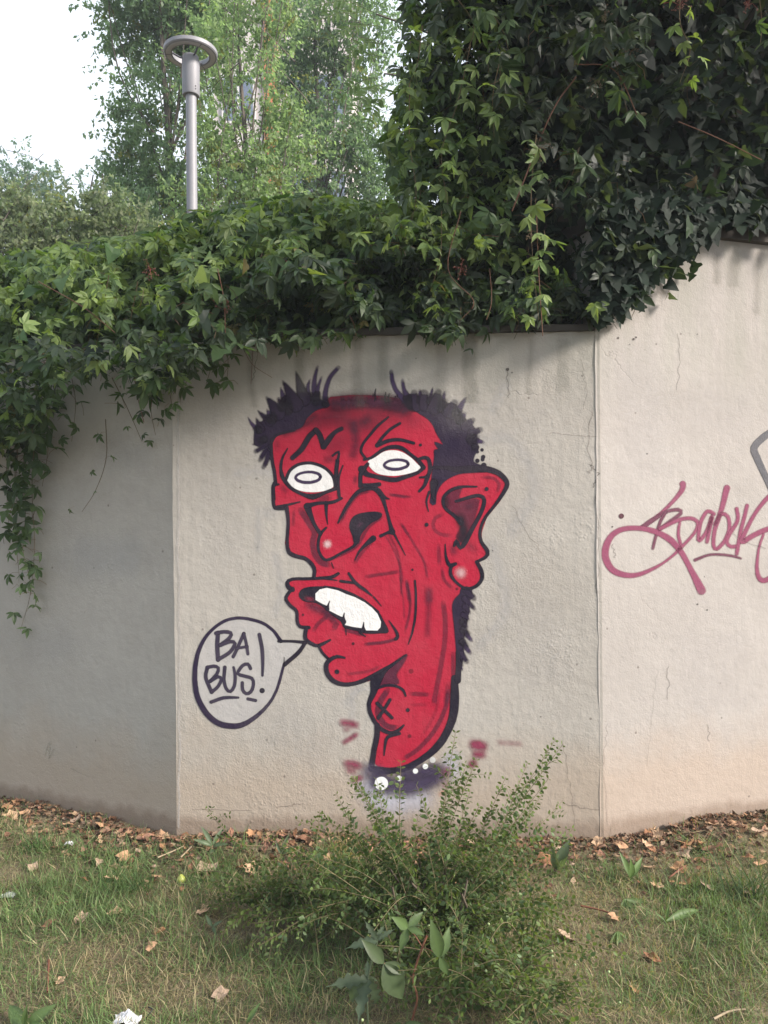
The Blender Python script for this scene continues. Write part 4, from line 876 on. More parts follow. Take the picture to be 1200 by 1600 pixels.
# ivy lip along the seam between the two walls
def shoot(root, pts, t_, leaves, size=(1.0, .55), tint='creeper', stem=.0022, scol=(.14, .10, .05), name='trailing_shoot', lobes=0.0, droop=.5):
    P = spline(np.asarray(pts, float), n=26)
    W3 = on_wall(P[:, 0], P[:, 1], np.linspace(t_[0], t_[1], len(P)))
    a = Acc(); a.tube(W3, np.linspace(stem, stem*.5, len(P)), 4, scol); so = a.build(name, M_STEM, root)
    for k in range(leaves):
        f = (k+.7)/leaves; i_ = min(int(f*(len(P)-1)), len(P)-1); side = 1 if k % 2 else -1
        if k == leaves-1: i_ = len(P)-1
        p_ = W3[i_]+np.array([side*random.uniform(.005, .05), -random.uniform(.01, .04), random.uniform(-.01, .015)])
        Rm = rotm(np.array([side*random.gauss(.35, .75)]), np.array([-random.gauss(droop, .55)]), np.array([side*random.gauss(.3, .6)]))[0]
        isl = random.random() < lobes
        leaf_obj(p_, Rm, (size[0]*(1-f)+size[1]*f)*random.uniform(.75, 1.2), so, 'l' if isl else 'p', random.randrange(3 if isl else 7), tint, random.randrange(4))
    return so
for pts, t_, nl, sz, tn in (
    ([(48, 640), (38, 720), (40, 800), (36, 860), (48, 920), (32, 985)], (.10, .03), 20, (1.25, .62), 'mid'), ([(70, 650), (75, 700), (66, 760)], (.14, .05), 7, (1.1, .7), 'mid'), ([(56, 660), (50, 760), (54, 850), (48, 930)], (.12, .04), 16, (1.2, .7), 'mid'), ([(28, 700), (22, 800), (30, 900)], (.10, .04), 13, (1.15, .75), 'creeper'), ([(110, 580), (118, 630), (112, 690)], (.2, .08), 7, (.9, .5), 'creeper'), ([(285, 560), (292, 590), (280, 630)], (.16, .08), 5, (.9, .6), 'creeper'), ([(325, 545), (330, 570), (322, 600)], (.18, .08), 4, (.9, .7), 'mid'), ([(240, 600), (236, 640), (243, 680)], (.12, .05), 5, (.8, .5), 'dark'), ([(20, 640), (26, 700), (20, 770)], (.12, .05), 8, (1.1, .8), 'dark'), ([(18, 660), (10, 740), (14, 830)], (.09, .04), 6, (.9, .5), 'dark'),
    ([(165, 655), (166, 715), (150, 765), (128, 800)], (.10, .03), 5, (.5, .28), 'creeper'), ([(175, 590), (200, 640), (222, 690)], (.14, .05), 6, (.7, .5), 'mid'), ([(60, 560), (65, 620), (68, 672)], (.2, .12), 7, (.6, .3), 'fresh'),
    ([(345, 500), (356, 560), (354, 600)], (.22, .10), 4, (.9, .7), 'creeper'), ([(250, 560), (262, 600), (270, 640)], (.12, .06), 3, (.8, .6), 'mid'), ([(440, 500), (455, 530)], (.2, .1), 2, (1, 1), 'dark'),
    ([(410, 395), (400, 430), (418, 470)], (.42, .36), 4, (1.1, 1), 'creeper'), ([(300, 400), (310, 440), (318, 480)], (.48, .40), 5, (1.0, .9), 'creeper'), ([(170, 430), (160, 490), (150, 540)], (.5, .4), 6, (.9, .6), 'fresh'), ([(215, 440), (205, 520), (240, 560)], (.5, .36), 6, (1, .8), 'creeper'),
    ([(545, 440), (552, 470), (590, 480)], (.3, .3), 3, (1.0, .9), 'creeper')):
    shoot(c_l, pts, t_, nl, sz, tn)
for pts, t_, nl, sz, tn in (  # fresh strands have sunlight put into their tint
    ([(838, 210), (830, 300), (832, 400), (842, 500)], (.46, .40), 13, (.9, .65), 'fresh'), ([(850, 360), (858, 400)], (.34, .3), 3, (.8, .7), 'fresh'), ([(1068, -60), (1062, 30), (1078, 78), (1062, 130)], (1.0, .9), 10, (.62, .5), 'fresh'),
    ([(1180, -50), (1190, 30), (1188, 70)], (.85, .8), 4, (.7, .6), 'creeper'), ([(782, 90), (770, 150), (772, 215)], (.46, .4), 7, (.9, .7), 'fresh'), ([(960, 90), (970, 130), (982, 185)], (.42, .36), 4, (.9, .9), 'mid'), ([(905, 230), (895, 270), (880, 300)], (.3, .28), 4, (1.0, 1.0), 'mid'),
    ([(735, 70), (715, 160), (690, 240), (700, 320)], (.4, .34), 10, (.9, .7), 'fresh'), ([(640, 130), (640, 220), (650, 300), (640, 360)], (.2, .2), 9, (.95, .8), 'fresh'), ([(690, 330), (688, 400), (672, 455)], (.3, .22), 6, (.8, .6), 'fresh'),
    ([(770, 20), (790, 60), (800, 120)], (.5, .4), 5, (.9, .7), 'creeper'), ([(700, -20), (740, 40), (720, 100)], (.5, .4), 5, (.9, .7), 'creeper'), ([(720, 480), (718, 520), (722, 548)], (.1, .06), 2, (.6, .5), 'dark'),
    ([(660, 40), (652, 100), (640, 130)], (.3, .25), 5, (.9, .8), 'fresh')):
    shoot(c_r, pts, t_, nl, sz, tn)
for pts, nl, sz in (([(1060, 395), (1082, 410), (1075, 440)], 3, (.8, .7)), ([(1035, 415), (1050, 435), (1040, 468)], 4, (.8, .75)), ([(985, 455), (992, 480), (985, 500)], 3, (.6, .5)), ([(950, 490), (965, 502)], 3, (.55, .45)), ([(1005, 440), (1015, 455)], 3, (.7, .6)), ([(920, 490), (935, 508)], 3, (.6, .5)), ([(1105, 355), (1098, 378)], 2, (.6, .5))):
    shoot(c_r, pts, (.06, .04), nl, sz, 'deep', lobes=.9)  # seam leaves darkened to paint in the shade there
# bare stems and berry stalks
for root, pts, t_, r in ((c_r, [(765, 420), (768, 470), (760, 500)], .3, .0016), (c_r, [(838, 330), (842, 430), (848, 525)], .33, .002), (c_r, [(1000, 190), (960, 110), (900, 100)], .4, .003), (c_r, [(900, 120), (860, 180), (800, 330)], .25, .0035), (c_r, [(1190, 250), (1120, 215), (1060, 190)], .3, .003),
                         (c_r, [(720, 330), (700, 420), (740, 470), (720, 500)], .3, .002), (c_l, [(540, 480), (552, 505), (556, 524)], .2, .0022), (c_l, [(420, 470), (400, 490), (392, 600)], .12, .0012), (c_l, [(380, 545), (395, 570), (425, 590)], .1, .0011), (c_l, [(205, 560), (215, 620), (225, 660)], .2, .0018), (c_l, [(60, 440), (130, 480), (180, 520)], .5, .002), (c_l, [(340, 420), (350, 470), (352, 520)], .45, .0022)):
    P = spline(pts, n=18); a = Acc(); a.tube(on_wall(P[:, 0], P[:, 1], t_), r, 4, (.16, .075, .045)); a.build('bare_stem', M_STEM, root)
def ball(c, r, k=6):
    V = [(0, 0, 1)]; F = []
    for i in range(1, 4):
        for j in range(k): V.append((math.sin(i*math.pi/4)*math.cos(j/k*6.283), math.sin(i*math.pi/4)*math.sin(j/k*6.283), math.cos(i*math.pi/4)))
    V.append((0, 0, -1)); e = len(V)-1
    for j in range(k): F.append((0, 1+j, 1+(j+1) % k, 1+(j+1) % k)); F.append((e, 1+2*k+(j+1) % k, 1+2*k+j, 1+2*k+j))
    for i in range(2):
        for j in range(k): F.append((1+i*k+j, 1+(i+1)*k+j, 1+(i+1)*k+(j+1) % k, 1+i*k+(j+1) % k))
    return np.array(V)*r+c, np.array(F)
def quad_clean(F): return F
for root, px, py, t_, red in ((c_r, 1062, 8, .92, 1), (c_r, 1165, 5, .9, 1), (c_r, 945, 22, .55, 0), (c_r, 985, 80, .45, 0), (c_r, 930, 128, .4, 0), (c_r, 842, 232, .34, 0), (c_r, 845, 320, .32, 0), (c_r, 830, 362, .32, 0), (c_r, 720, 420, .3, 1), (c_l, 350, 470, .46, 1), (c_l, 440, 408, .4, 1), (c_l, 235, 420, .5, 1), (c_l, 75, 565, .4, 1)):
    hub = on_wall(px, py, t_); a = Acc(); Vb = []; Fb = []; nb = 0
    for k in range(11):
        e = hub+np.array([random.gauss(0, .022), random.gauss(-.01, .012), random.gauss(-.015, .02)]); m_ = (hub+e)/2+np.array([0, -.008, .004])
        a.tube(np.array([hub, m_, e]), .0009, 3, (.22, .06, .045) if red else (.17, .12, .07))
        for s_ in range(2):
            V, F = ball(e+np.array([random.gauss(0, .004), random.gauss(0, .004), random.gauss(0, .004)]), random.uniform(.0022, .0036), 5)
            V4 = V; F4 = []
            for f in F: F4.append(f)
            Vb.append(V4); Fb += [tuple(dict.fromkeys(int(q)+nb for q in f)) for f in F]; nb += len(V)
    bo = a.build('berry_stalk', M_STEM, root)
    b2 = mesh_obj('berry', np.concatenate(Vb), Fb, None, bo, smooth=True); tag(b2, kind='stuff')
    b2.data.materials.append(bpy.data.materials.get('berry_red') or mat_simple('berry_red', (.20, .075, .05), .5, var=.3)) if red else b2.data.materials.append(bpy.data.materials.get('berry_tan') or mat_simple('berry_tan', (.20, .14, .085), .5, var=.3))

# ------------------------------------------------------------------ street lamp
def lathe(prof, c, name, mat, parent, n=40):
    V, F = [], []
    for r, z in prof:
        for k in range(n): V.append((c[0]+r*math.cos(k/n*2*math.pi), c[1]+r*math.sin(k/n*2*math.pi), c[2]+z))
    for i in range(len(prof)-1):
        for k in range(n): F.append((i*n+k, i*n+(k+1) % n, (i+1)*n+(k+1) % n, (i+1)*n+k))
    if prof[0] == prof[-1] or True: pass
    o = mesh_obj(name, V, F, mat, parent); o.data.shade_smooth()
    try: o.data.set_sharp_from_angle(angle=R_(35))
    except Exception: pass
    return o
LY = 8.8; lp = at(302, 330, LY); hd = at(293, 84, LY); lx = float(at(299, 200, LY)[0])
tl_ = empty('street_lamp', (lx, LY, ZTOP-.12), 'grey street lamp with a flat ring head on a post rising behind the creeper', 'street lamp')
zr = float(hd[2]); zs0 = float(at(297, 150, LY)[2]); zs1 = float(at(297, 92, LY)[2])
c0 = (lx, LY, 0)
lathe([(.085, ZTOP-.12), (.085, ZTOP+.3), (.062, ZTOP+.32), (.060, zs0+.02)], c0, 'pole', M_METAL, tl_)
lathe([(.001, zs0-.0), (.092, zs0), (.098, zs0+.012), (.100, zs1-.03), (.090, zs1-.028), (.090, zs1+.02), (.086, zs1+.025), (.001, zs1+.025)], c0, 'sleeve', M_METAL, tl_)
ro_, ri_ = .302, .205
lathe([(ri_, zr-.022), (ro_-.012, zr-.022), (ro_, zr-.010), (ro_, zr+.030), (ro_-.02, zr+.042), (ri_+.01, zr+.042), (ri_, zr+.03), (ri_, zr-.022)], c0, 'ring_head', M_METAL, tl_, 64)
lathe([(ri_+.018, zr-.0225), (ri_+.020, zr-.027), (ro_-.030, zr-.027), (ro_-.028, zr-.0225)], c0, 'diffuser', M_LENS, tl_, 64)
for k in range(3):
    an = R_(-52+120*k); d = np.array([math.cos(an), math.sin(an), 0]); a = Acc()
    a.tube(np.array([np.array([lx, LY, zs1+.0])+d*.07, np.array([lx, LY, zs1+.01])+d*.12, np.array([lx, LY, zr])+d*(ri_+.01)]), .011, 6); a.build('strut', M_METALD, tl_)
    V = []; F = []
    q = np.array([-d[1], d[0], 0])
    a = Acc(); P0 = np.array([lx, LY, zr-.0285])+d*(ri_+.012); P1 = np.array([lx, LY, zr-.0285])+d*(ro_-.016)
    a.tube(np.array([P0, P1]), .003, 4); a.build('diffuser_joint', M_METALD, tl_)
for z_ in (.045, .075):
    V, F = ball(np.array([lx+.072, LY-.073, zs0+z_]), .006, 6); mesh_obj('screw', V, [tuple(dict.fromkeys(map(int, f))) for f in F], M_METALD, tl_)

# ------------------------------------------------------------------ building far behind the trees
BY = 23.0; bx0 = float(at(335, 300, BY)[0]); bx1 = float(at(548, 300, BY)[0]); zb = ZTOP-.12; zt = 17.3
bd = empty('apartment_building', ((bx0+bx1)/2, BY, zb), 'pale apartment block with an orange vertical band glimpsed through the trees', 'building')
def box(x0, x1, y0, y1, z0, z1, name, mat, parent):
    V = [(x, y, z) for z in (z0, z1) for x, y in ((x0, y0), (x1, y0), (x1, y1), (x0, y1))]
    return mesh_obj(name, V, [(3, 2, 1, 0), (4, 5, 6, 7), (0, 1, 5, 4), (1, 2, 6, 5), (2, 3, 7, 6), (3, 0, 4, 7)], mat, parent)
box(bx0, bx1, BY, BY+9, zb, zt, 'wall', M_FACADE, bd)
box(bx0-.2, bx1+.2, BY-.2, BY+9.2, zt, zt+.35, 'roof', M_FRAME, bd)
ox = float(at(424, 150, BY)[0]); box(ox-.2, ox+.2, BY-.08, BY-.002, zb, zt-.01, 'orange_band', M_BRICK, bd)
for z_ in np.arange(zb+2.2, zt-1.2, 2.9):
    for xw in (bx0+.75, ox+.95, bx1-.6):
        f_ = box(xw-.5, xw+.5, BY-.05, BY-.001, z_, z_+1.5, 'window', M_FRAME, bd)
        for q in (-1, 1): box(xw+q*.235-.2, xw+q*.235+.2, BY-.056, BY-.051, z_+.08, z_+1.42, 'pane', M_GLASS, f_)
    box(bx0+.02, bx1-.02, BY-.03, BY-.0005, z_-.62, z_-.45, 'floor_band', M_FRAME, bd)

# ------------------------------------------------------------------ trees
TL = (np.array([(0, 0, 0), (-.26, .06, -.42), (0, .02, -1.0), (.26, .06, -.42)]), np.array([(0, 1, 2, 3)]))
TINT = {'elm': ((.13, .205, .13), (.21, .29, .155)), 'blue': ((.13, .19, .17), (.18, .25, .20)), 'light': ((.18, .265, .13), (.265, .345, .16)), 'olive': ((.17, .215, .13), (.25, .27, .17)), 'deep': ((.03, .06, .03), (.055, .095, .04))}
def tree(name, label, Y, trunk_px, blobs, nt_, per, lsize, tk, yellow=.05, rad=.11, depth=1.0, limbs=26, droop=.35, group=None, gaps=.42, tw=.45):
    """blobs: photo-measured crown lobes (px, py, rx, ry) standing at distance Y"""
    b0 = at(trunk_px[0], 480, Y); root = empty(name, (b0[0], Y, ZTOP-.12), label, 'tree', group)
    cs, ps = [], []
    ar = np.array([b[2]*b[3] for b in blobs], float); ar /= ar.sum()
    for b, f in zip(blobs, ar):
        n = max(6, int(nt_*f)); c = at(b[0], b[1], Y+random.uniform(-.5, .5)*depth); k = Y/FPX
        v = rng.normal(0, 1, (n, 3)); v /= np.linalg.norm(v, axis=1)[:, None]; r = rng.random(n)[:, None]**.45*(.78+.5*vnoise(v[:, 0]*2.5+b[0], v[:, 2]*2.5+v[:, 1]*1.7, 4))[:, None]
        p = c+v*r*np.array([b[2]*k, max(b[2]*k*.8, .5)*depth, b[3]*k]); ps.append(p); cs.append(np.repeat(c[None], n, 0))
    P = np.concatenate(ps); Cc = np.concatenate(cs)
    keep = vnoise(P[:, 0]*1.5/(Y/12), P[:, 2]*1.5/(Y/12)+P[:, 1]*.8, 6) > gaps*rng.random(len(P))**.3*.9; P = P[keep]; Cc = Cc[keep]; n = len(P)
    D = (P-Cc); D /= np.linalg.norm(D, axis=1)[:, None]+1e-6; D = D*.8+rng.normal(0, .5, (n, 3)); D[:, 2] -= droop; D /= np.linalg.norm(D, axis=1)[:, None]
    s_ = np.linspace(.05, 1, per)[None, :, None]*tw*rng.uniform(.6, 1.3, (n, 1, 1)); side = np.where(np.arange(per) % 2, 1, -1)[None, :, None]
    Q = np.cross(D, rng.normal(0, 1, (n, 3))); Q /= np.linalg.norm(Q, axis=1)[:, None]
    pos = (P[:, None]+D[:, None]*s_+Q[:, None]*side*lsize*.35+np.array([0, 0, -.12])*s_**2).reshape(-1, 3); m = len(pos)
    Rm = rotm(rng.uniform(0, 6.28, m), rng.normal(-.55, .55, m), rng.normal(0, .6, m)); sc = lsize*rng.uniform(.65, 1.25, m)
    A, Bc = (np.array(q) for q in TINT[tk]); u = np.repeat(np.clip(rng.normal(.45, .3, n), 0, 1), per)[:, None]; tint = (A*(1-u)+Bc*u)*rng.uniform(.8, 1.2, (m, 1))
    yl = np.repeat(rng.random(n) < yellow, per); tint[yl] = np.array([.22, .22, .06])*rng.uniform(.7, 1.1, (yl.sum(), 1))
    tag(scatter_build('crown', [scatter(TL, pos, Rm, sc, tint)], M_TREE, root), kind='stuff')
    # trunk and limbs
    top = Cc[np.argmax(Cc[:, 2])]; base = np.array([b0[0], Y, ZTOP-.12])
    H = top[2]+.4-base[2]; tp = np.array([base+(top-base)*f+np.array([math.sin(f*5)*.12*f, math.cos(f*4)*.1*f, 0]) for f in np.linspace(0, 1, 12)])
    a = Acc(); a.tube(tp, rad*(1-np.linspace(0, .85, 12)), 8); a.build('trunk', M_BARK, root)
    a = Acc()
    for q in rng.choice(n, min(limbs, n), replace=False):
        e = P[q]; f = np.clip((e[2]-base[2])/H-.28, .08, .9); i0 = int(f*11); s0 = tp[i0]; mid = s0*.45+e*.55+np.array([rng.normal(0, .15), rng.normal(0, .15), -.12*np.linalg.norm(e-s0)])
        L = spline(np.array([s0, mid, e]), n=9); a.tube(L, np.linspace(rad*.32*(1-f*.6), .006, len(L)), 5)
    for q in rng.choice(n, min(limbs*2, n), replace=False): a.tube(np.array([P[q]-D[q]*.5+np.array([0, 0, -.1]), P[q], P[q]+D[q]*.35]), np.array([.009, .006, .003]), 3)
    a.build('limb', M_BARK, root)
    return root
G = 'trees on the terrace'
tree('leafy_tree', 'leafy tree with a drooping branch against the white sky, behind the lamp', 13.0, (275, 380), [(262, -40, 105, 70), (225, 55, 60, 45), (185, 95, 42, 22), (165, 20, 25, 28), (300, 60, 70, 80), (255, 165, 58, 55), (215, 215, 40, 40), (290, 250, 80, 60), (225, 285, 60, 48), (250, 350, 80, 50)], 2400, 20, .088, 'elm', .04, .12, group=G, gaps=.5)
tree('leafy_tree', 'light green tree with upright shoots just right of the lamp', 11.0, (392, 380), [(385, 10, 40, 120), (345, 140, 38, 100), (400, 150, 45, 110), (370, 270, 60, 70), (430, 60, 32, 90), (440, 240, 42, 80), (330, 330, 50, 40)], 2200, 18, .074, 'light', .10, .085, droop=-.25, group=G, gaps=.55)
tree('leafy_tree', 'darker tree with open gaps beside the dark creeper', 15.0, (500, 380), [(500, -20, 80, 80), (560, 60, 70, 70), (500, 120, 55, 55), (470, 210, 50, 50), (540, 200, 45, 60), (590, 150, 50, 60), (520, 290, 70, 60), (440, 310, 55, 50), (600, 290, 40, 60), (460, 60, 35, 60)], 2400, 20, .09, 'elm', .04, .13, group=G, gaps=.62)
tree('leafy_tree', 'olive leaved bushy tree low at the left edge', 9.5, (80, 400), [(45, 325, 55, 50), (115, 315, 60, 42), (20, 380, 60, 45), (100, 375, 70, 45), (185, 360, 45, 45)], 1800, 16, .07, 'olive', .06, .07, droop=.1, group=G, gaps=.5, tw=.3)
tree('leafy_tree', 'distant bluish tree top showing above the olive bush', 18.0, (60, 400), [(40, 275, 40, 32), (105, 285, 45, 25), (155, 275, 30, 25), (60, 320, 80, 40), (180, 320, 50, 50)], 800, 16, .10, 'blue', 0, .10, group=G, gaps=.5)
# young tree with feathery leaves
yr = empty('feathery_tree', (float(at(800, 300, 6.2)[0]), 6.2, ZTOP-.12), 'young tree with long feathery compound leaves at the top beside the creeper', 'tree')
tb = np.array(yr.location); tops = [at(px, py, 6.2+dy) for px, py, dy in ((560, -40, 0), (600, 40, .2), (575, 150, -.1), (610, -80, .1))]
a = Acc(); a.tube(spline(np.array([tb, tb*.5+at(790, 150, 6.3)*.5, at(780, 60, 6.2), at(770, -60, 6.2)]), n=18), np.linspace(.045, .015, len(spline(np.array([tb, tb, tb, tb]), n=18))), 7); a.build('trunk', M_BARK, yr)
for q in (((785, 110), (690, 60), (588, 22)), ((785, 170), (700, 130), (600, 115))):
    a = Acc(); a.tube(spline(np.array([at(u_, v_, 6.2) for u_, v_ in q]), n=12), np.linspace(.016, .006, 13), 5); a.build('limb', M_BARK, yr)
FRL = leaflet(1.0, .34, 0, .15, .2)
for px, py, ex, ey in ((585, 20, 490, 10), (585, 25, 470, 45), (590, 40, 500, 75), (600, 0, 560, -60), (590, 10, 520, -40), (600, 120, 520, 165), (600, 130, 545, 190), (605, 90, 530, 110), (610, 60, 660, 30), (600, 150, 570, 210), (585, -10, 470, -25), (600, 70, 540, 90)):
    p0 = at(px, py, 6.2); p1 = at(ex, ey, 6.2+random.uniform(-.3, .2)); md = (p0+p1)/2+np.array([0, 0, .07]); Lc = spline(np.array([p0, md, p1]), n=16)
    a = Acc(); a.tube(Lc, .003, 4, (.10, .14, .05)); fr = a.build('frond', M_STEM, yr); q = []; mm = 11
    dirv = (p1-p0)/np.linalg.norm(p1-p0); ang = math.atan2(dirv[0], -dirv[2])
    idx = np.linspace(3, len(Lc)-1, mm).astype(int); pos = np.repeat(Lc[idx], 2, 0); sd = np.tile([1.0, -1.0], mm)
    Rm = rotm(rng.normal(0, .2, 2*mm), rng.normal(-.35, .15, 2*mm), -(ang+sd*1.15)); tn = np.array([.10, .16, .045])*rng.uniform(.8, 1.2, (2*mm, 1))
    tag(scatter_build('leaflet', [scatter(FRL, pos, Rm, .095*rng.uniform(.8, 1.1, 2*mm)*np.repeat(np.sin(np.linspace(.5, 2.7, mm)), 2), tn)], M_TREE, fr), kind='stuff')

# ------------------------------------------------------------------ grass
def strip(x, y): return np.clip((WY(x)-y)/.36+(vnoise(x*2.2, y*2.2, 8)-.5)*.55, 0, 2)
BL_T = (np.array([(-.5, 0, 0), (.5, 0, 0), (.42, .10, .4), (-.42, .10, .4), (.28, .34, .75), (-.28, .34, .75), (.02, .62, 1.0), (-.02, .62, 1.0)])*np.array([.045, 1, 1]), np.array([(0, 1, 2, 3), (3, 2, 4, 5), (5, 4, 6, 7)]))
n = 520000; x = rng.uniform(-3.6, 3.6, n); y = rng.uniform(1.2, 4.9, n)
d = strip(x, y); dens = vnoise(x*3.2, y*3.2, 11)*.6+vnoise(x*9, y*9, 12)*.4
ok = (y < WY(x)-.01) & (rng.random(n) < np.clip((d-.22)*1.25, .10, 1)*(.45+.9*dens)); x, y, d = x[ok], y[ok], d[ok]; n = len(x)
dry = vnoise(x*1.5+3, y*1.9, 13)*.55+vnoise(x*5, y*5, 14)*.45; dry = np.clip((dry-.42)*3.2+rng.normal(0, .25, n), 0, 1)
gA = np.array([.155, .23, .085]); gB = np.array([.105, .165, .065]); st_ = np.array([.44, .37, .23]); u = rng.random(n)[:, None]
tint = (gA*u+gB*(1-u))*rng.uniform(.7, 1.35, (n, 1)); isd = rng.random(n) < dry*.62+.08; tint[isd] = st_*rng.uniform(.5, 1.15, (isd.sum(), 1))
hh = rng.uniform(.028, .072, n)*(.75+.6*vnoise(x*4, y*4, 15))*(1-.35*dry)
lay = rng.random(n) < .38; tint[lay] = np.where(rng.random((lay.sum(), 1)) < .6, st_*.8, gA*.9)*rng.uniform(.5, 1.15, (lay.sum(), 1))
pos = np.column_stack([x, y, gz(x, y)-.004+lay*rng.uniform(.002, .018, n)])
Rm = rotm(rng.uniform(0, 6.28, n), np.where(lay, rng.normal(-1.35, .15, n), rng.normal(-.35, .55, n)), rng.normal(0, .35, n))
tag(scatter_build('grass', [scatter(BL_T, pos, Rm, hh, tint)], M_GRASS), kind='stuff', label='short patchy grass, part green and part straw coloured, in front of the wall', cat='grass')

# ------------------------------------------------------------------ fallen leaves
def dead(seed, maple=False):
    r = np.random.default_rng(seed); k = 12; th = np.arange(k)/k*2*math.pi
    rad = (.55+.45*np.abs(np.cos(th*2.5))) if maple else np.where(np.abs(np.cos(th)) > .9, 1.0, .62)
    rad = rad*r.uniform(.8, 1.12, k); cur = r.uniform(-.5, .8); cx = r.uniform(-.4, .6)
    def zc(px, py): return cur*px*px*.6+cx*py*py*.7+.12*math.sin(px*5+seed)
    V = [(0, 0, 0)]
    for f in (.5, 1.0):
        for q in range(k):
            px, py = math.cos(th[q])*rad[q]*f, math.sin(th[q])*rad[q]*f*.8; V.append((px, py, zc(px, py)+r.normal(0, .03)*f))
    F = []
    for q in range(k): F.append((0, 1+q, 1+(q+1) % k, 0)); 
    V = np.array(V); F4 = []
    ex = []
    for q in range(k):
        m_ = (V[1+q]+V[1+(q+1) % k])/2; ex.append(m_); F4.append((0, 1+q, 1+2*k+q, 1+(q+1) % k))
        F4.append((1+q, 1+k+q, 1+k+(q+1) % k, 1+(q+1) % k))
    return np.vstack([V, ex]), np.array(F4)
DEAD = [dead(s, s % 2 == 0) for s in range(8)]
DT = [tuple(1.3*v for v in q) for q in [(.30, .17, .09), (.24, .12, .065), (.36, .22, .13), (.17, .09, .055), (.40, .27, .17), (.28, .15, .10), (.33, .24, .17), (.20, .12, .08)]]
DNAME = ['chestnut brown', 'dark rust brown', 'light tan', 'very dark brown', 'pale straw tan', 'pinkish brown', 'grey tan', 'dull olive brown']
dme = []
for k, (V, F) in enumerate(DEAD):
    me = bpy.data.meshes.new('fallen_leaf'); me.from_pydata(V.tolist(), [], F.tolist()); a_ = me.color_attributes.new('tint', 'FLOAT_COLOR', 'POINT')
    tt = np.ones((len(V), 4)); tt[:, :3] = DT[k]; a_.data.foreach_set('color', tt.astype(np.float32).ravel()); me.materials.append(M_DEAD); dme.append(me)
def fallen(p, size, k, label, group=None, rot=None):
    o = bpy.data.objects.new('fallen_leaf', dme[k]); C.objects.link(o); o.location = tuple(p); o.scale = (size,)*3
    o.rotation_euler = rot or (random.gauss(0, .35), random.gauss(0, .35), random.uniform(0, 6.28)); tag(o, label, 'fallen leaf', group); return o
def gp(px, py, up=.02):
    q = ground_at(px, py, 0.0); z = float(gz(q[0], q[1])); q = ground_at(px, py, z+up); return q
for px, py, sz, k, lab in ((180, 1425, .040, 4, 'bright tan curled leaf alone on the grass'), (325, 1355, .075, 6, 'large pale crumpled leaf in the litter near the wall corner'), (392, 1357, .045, 4, 'tan leaf cupped upward left of the shrub'), (52, 1353, .035, 6, 'pale grey-brown round leaf on the green grass at left'), (75, 1443, .04, 3, 'dull brown flat leaf on the dry grass at left'), (95, 1532, .022, 4, 'small orange leaf low in the left grass'),
        (135, 1308, .045, 4, 'tan leaf lying flat at the edge of the litter, left'), (190, 1305, .035, 2, 'orange-tan leaf in the litter under the shaded wall'), (1110, 1325, .075, 5, 'big rust-brown curled leaf in the litter under the tall wall'), (1170, 1338, .03, 1, 'dark brown leaf in the grass at the right edge'), (1105, 1385, .045, 6, 'tan curled leaf standing up in the grass on the right'), (1015, 1355, .04, 4, 'light tan leaf behind the upright green weed'),
        (850, 1345, .07, 1, 'rust-red curled leaf right of the shrub'), (935, 1315, .04, 4, 'pale tan leaf at the foot of the wall seam'), (960, 1432, .03, 2, 'small brown seed-like leaf beside a red stalk'), (345, 1553, .035, 6, 'pale leaf in the shrub shadow'), (492, 1342, .028, 4, 'small orange leaf left of the dry tuft'), (510, 1335, .03, 5, 'square-looking pink-brown leaf by the dry tuft'), (235, 1478, .03, 2, 'thin curled leaf on the dead grass')):
    fallen(gp(px, py), sz, k, lab)
cnt = 0
while cnt < 215:
    x = random.uniform(-2.6, 2.5); y = float(WY(x))-abs(random.gauss(.13, .19))-.03
    if random.random() < .1: y -= random.uniform(.2, 1.0)
    q = (x, y, float(gz(x, y))+random.uniform(.008, .03))
    k = random.randrange(8); far = WY(x)-y > .45
    where = 'on the open grass' if far else 'under the shaded wall wing' if x < B0[0] else 'under the tall wall' if x > B1[0] else 'below the speech bubble' if x < -.35 else 'behind the shrub'
    sz = random.uniform(.020, .048); off = WY(x)-y
    near = '' if far else ', touching the wall' if off < .09 else ', near the wall' if off < .22 else ', away from the wall'
    side = ' left' if (far and x < -.6) else ' right' if (far and x > .6) else ' middle' if far else ''
    fallen(q, sz, k, ('small ' if sz < .029 else 'mid-sized ' if sz < .039 else 'large ')+DNAME[k]+' dry leaf '+where+near+(', towards the'+side if side else ''), 'dry leaves littering the ground along the wall'); cnt += 1
n = 5200; x = rng.uniform(-3.4, 3.4, n); y = WY(x)-.012-np.abs(rng.normal(.02, .24, n))*rng.uniform(.3, 1.25, n); pos = np.column_stack([x, y, gz(x, y)+rng.uniform(0, .018, n)])
Rm = rotm(rng.uniform(0, 6.28, n), rng.normal(0, .4, n), rng.normal(0, .4, n)); parts = []
for v in range(8):
    s_ = slice(v, None, 8); k = len(pos[s_]); parts.append(scatter(DEAD[v], pos[s_], Rm[s_], rng.uniform(.008, .024, k), np.array(DT)[rng.integers(8, size=k)]*rng.uniform(.3, .85, (k, 1))))
tag(scatter_build('leaf_litter', parts, M_DEAD), 'crumbled brown leaf litter along the foot of the wall', 'leaf litter', kind='stuff')
